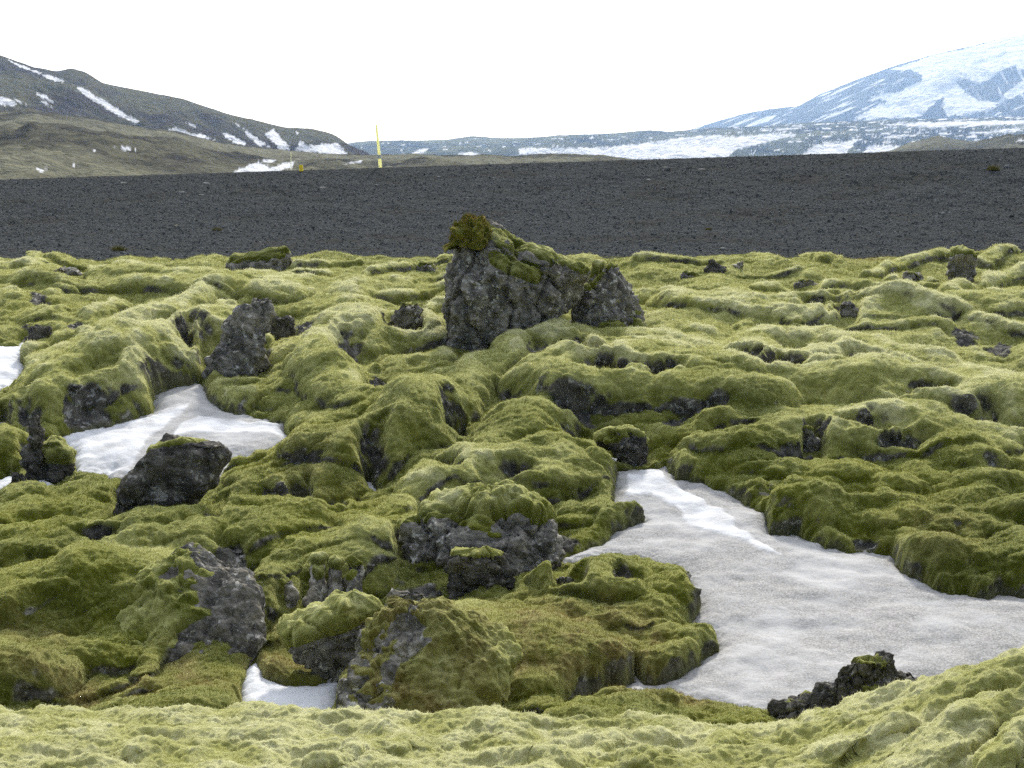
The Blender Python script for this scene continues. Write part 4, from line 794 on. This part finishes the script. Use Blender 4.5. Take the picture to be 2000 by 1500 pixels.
def plain():
    m = simple('heath', (.07, .075, .035), .95, (.12, .125, .05), .05)
    a = np.linspace(0, 2*math.pi, 96, endpoint=False); r = np.array([0.01, 3, 10, 22, 40, 100, 300, 1000, 3000, 6500]); V = []
    for q in r: V.append(np.stack([q*np.cos(a), q*np.sin(a), np.full(96, -.9 if q < 50 else -1.2)], -1))
    tag(mesh('plain', np.array(V).reshape(-1, 3), gridf(len(r), 96, True), m), 'wide heath plain reaching to the mountains', None, None, 'structure')
plain()

# ------------------------------------------------------------------ air
def haze():
    me = bpy.data.meshes.new('haze'); x0, x1, y0, y1, za, zb = -6700, 6700, -6700, 7200, -60, 760
    v = [(x, y, z) for z in (za, zb) for x, y in ((x0, y0), (x1, y0), (x1, y1), (x0, y1))]
    me.from_pydata(v, [], [(0, 3, 2, 1), (4, 5, 6, 7), (0, 1, 5, 4), (1, 2, 6, 5), (2, 3, 7, 6), (3, 0, 4, 7)])
    m = bpy.data.materials.new('air'); m.use_nodes = True; nt = m.node_tree; nt.nodes.clear(); out = nt.nodes.new('ShaderNodeOutputMaterial'); vo = nt.nodes.new('ShaderNodeVolumePrincipled')
    vo.inputs['Color'].default_value = (.40, .61, 1., 1); vo.inputs['Absorption Color'].default_value = (1, 1, 1, 1); vo.inputs['Density'].default_value = HAZE; vo.inputs['Anisotropy'].default_value = .2
    nt.links.new(vo.outputs[0], out.inputs['Volume']); me.materials.append(m); o = bpy.data.objects.new('haze', me); COL.objects.link(o); tag(o, 'pale blue air between the camera and the far mountains', 'haze', None, 'stuff')
HAZE = .00013
haze()

# ------------------------------------------------------------------ light, sky, camera
SUN_EL, SUN_AZ = R(37), R(8)      # azimuth from +Y (straight ahead) towards -X
w = bpy.data.worlds.new('World'); S.world = w; w.use_nodes = True; nt = w.node_tree; bg = nt.nodes['Background']
sky = nt.nodes.new('ShaderNodeTexSky'); sky.sky_type = 'NISHITA'; sky.sun_disc = False; sky.sun_elevation = SUN_EL; sky.sun_rotation = SUN_AZ
sky.dust_density = 4.; sky.air_density = 1.; sky.ozone_density = 1.
dirv = (math.sin(SUN_AZ)*math.cos(SUN_EL), math.cos(SUN_AZ)*math.cos(SUN_EL), math.sin(SUN_EL))
tc = nt.nodes.new('ShaderNodeTexCoord'); dp = nt.nodes.new('ShaderNodeVectorMath'); dp.operation = 'DOT_PRODUCT'; nt.links.new(tc.outputs['Generated'], dp.inputs[0]); dp.inputs[1].default_value = dirv
mr = nt.nodes.new('ShaderNodeMapRange'); mr.inputs[1].default_value = -.6; mr.inputs[2].default_value = 1.; nt.links.new(dp.outputs['Value'], mr.inputs[0])
pw = nt.nodes.new('ShaderNodeMath'); pw.operation = 'POWER'; nt.links.new(mr.outputs[0], pw.inputs[0]); pw.inputs[1].default_value = 2.
cl = nt.nodes.new('ShaderNodeMix'); cl.data_type = 'RGBA'; cl.inputs[6].default_value = (.75, .87, 1.15, 1); cl.inputs[7].default_value = (23., 24., 26.5, 1); nt.links.new(pw.outputs[0], cl.inputs[0])   # thin cloud, bright round the hidden sun
mx = nt.nodes.new('ShaderNodeMix'); mx.data_type = 'RGBA'; mx.inputs[0].default_value = .75
nt.links.new(sky.outputs[0], mx.inputs[6]); nt.links.new(cl.outputs[2], mx.inputs[7]); nt.links.new(mx.outputs[2], bg.inputs[0]); bg.inputs[1].default_value = .11
sd = bpy.data.lights.new('sun', 'SUN'); sd.energy = 4.2; sd.angle = R(6); sd.color = (1, .98, .94); so = bpy.data.objects.new('sun', sd); COL.objects.link(so)
from mathutils import Vector
so.rotation_euler = Vector(dirv).to_track_quat('Z', 'Y').to_euler()
cd = bpy.data.cameras.new('camera'); co = bpy.data.objects.new('camera', cd); COL.objects.link(co); S.camera = co
cd.sensor_fit = 'HORIZONTAL'; cd.sensor_width = 36; cd.lens = 36*F/2000; cd.clip_start = .1; cd.clip_end = 20000
co.location = (0, 0, CZ); co.rotation_euler = (math.pi/2-TH, 0, 0)
S.view_settings.view_transform = 'Standard'; S.view_settings.look = 'None'; S.view_settings.exposure = .6; S.view_settings.gamma = 1
S.cycles.max_bounces = 5; S.cycles.diffuse_bounces = 3; S.cycles.glossy_bounces = 2; S.cycles.transmission_bounces = 3; S.cycles.volume_bounces = 1
S.cycles.use_denoising = False
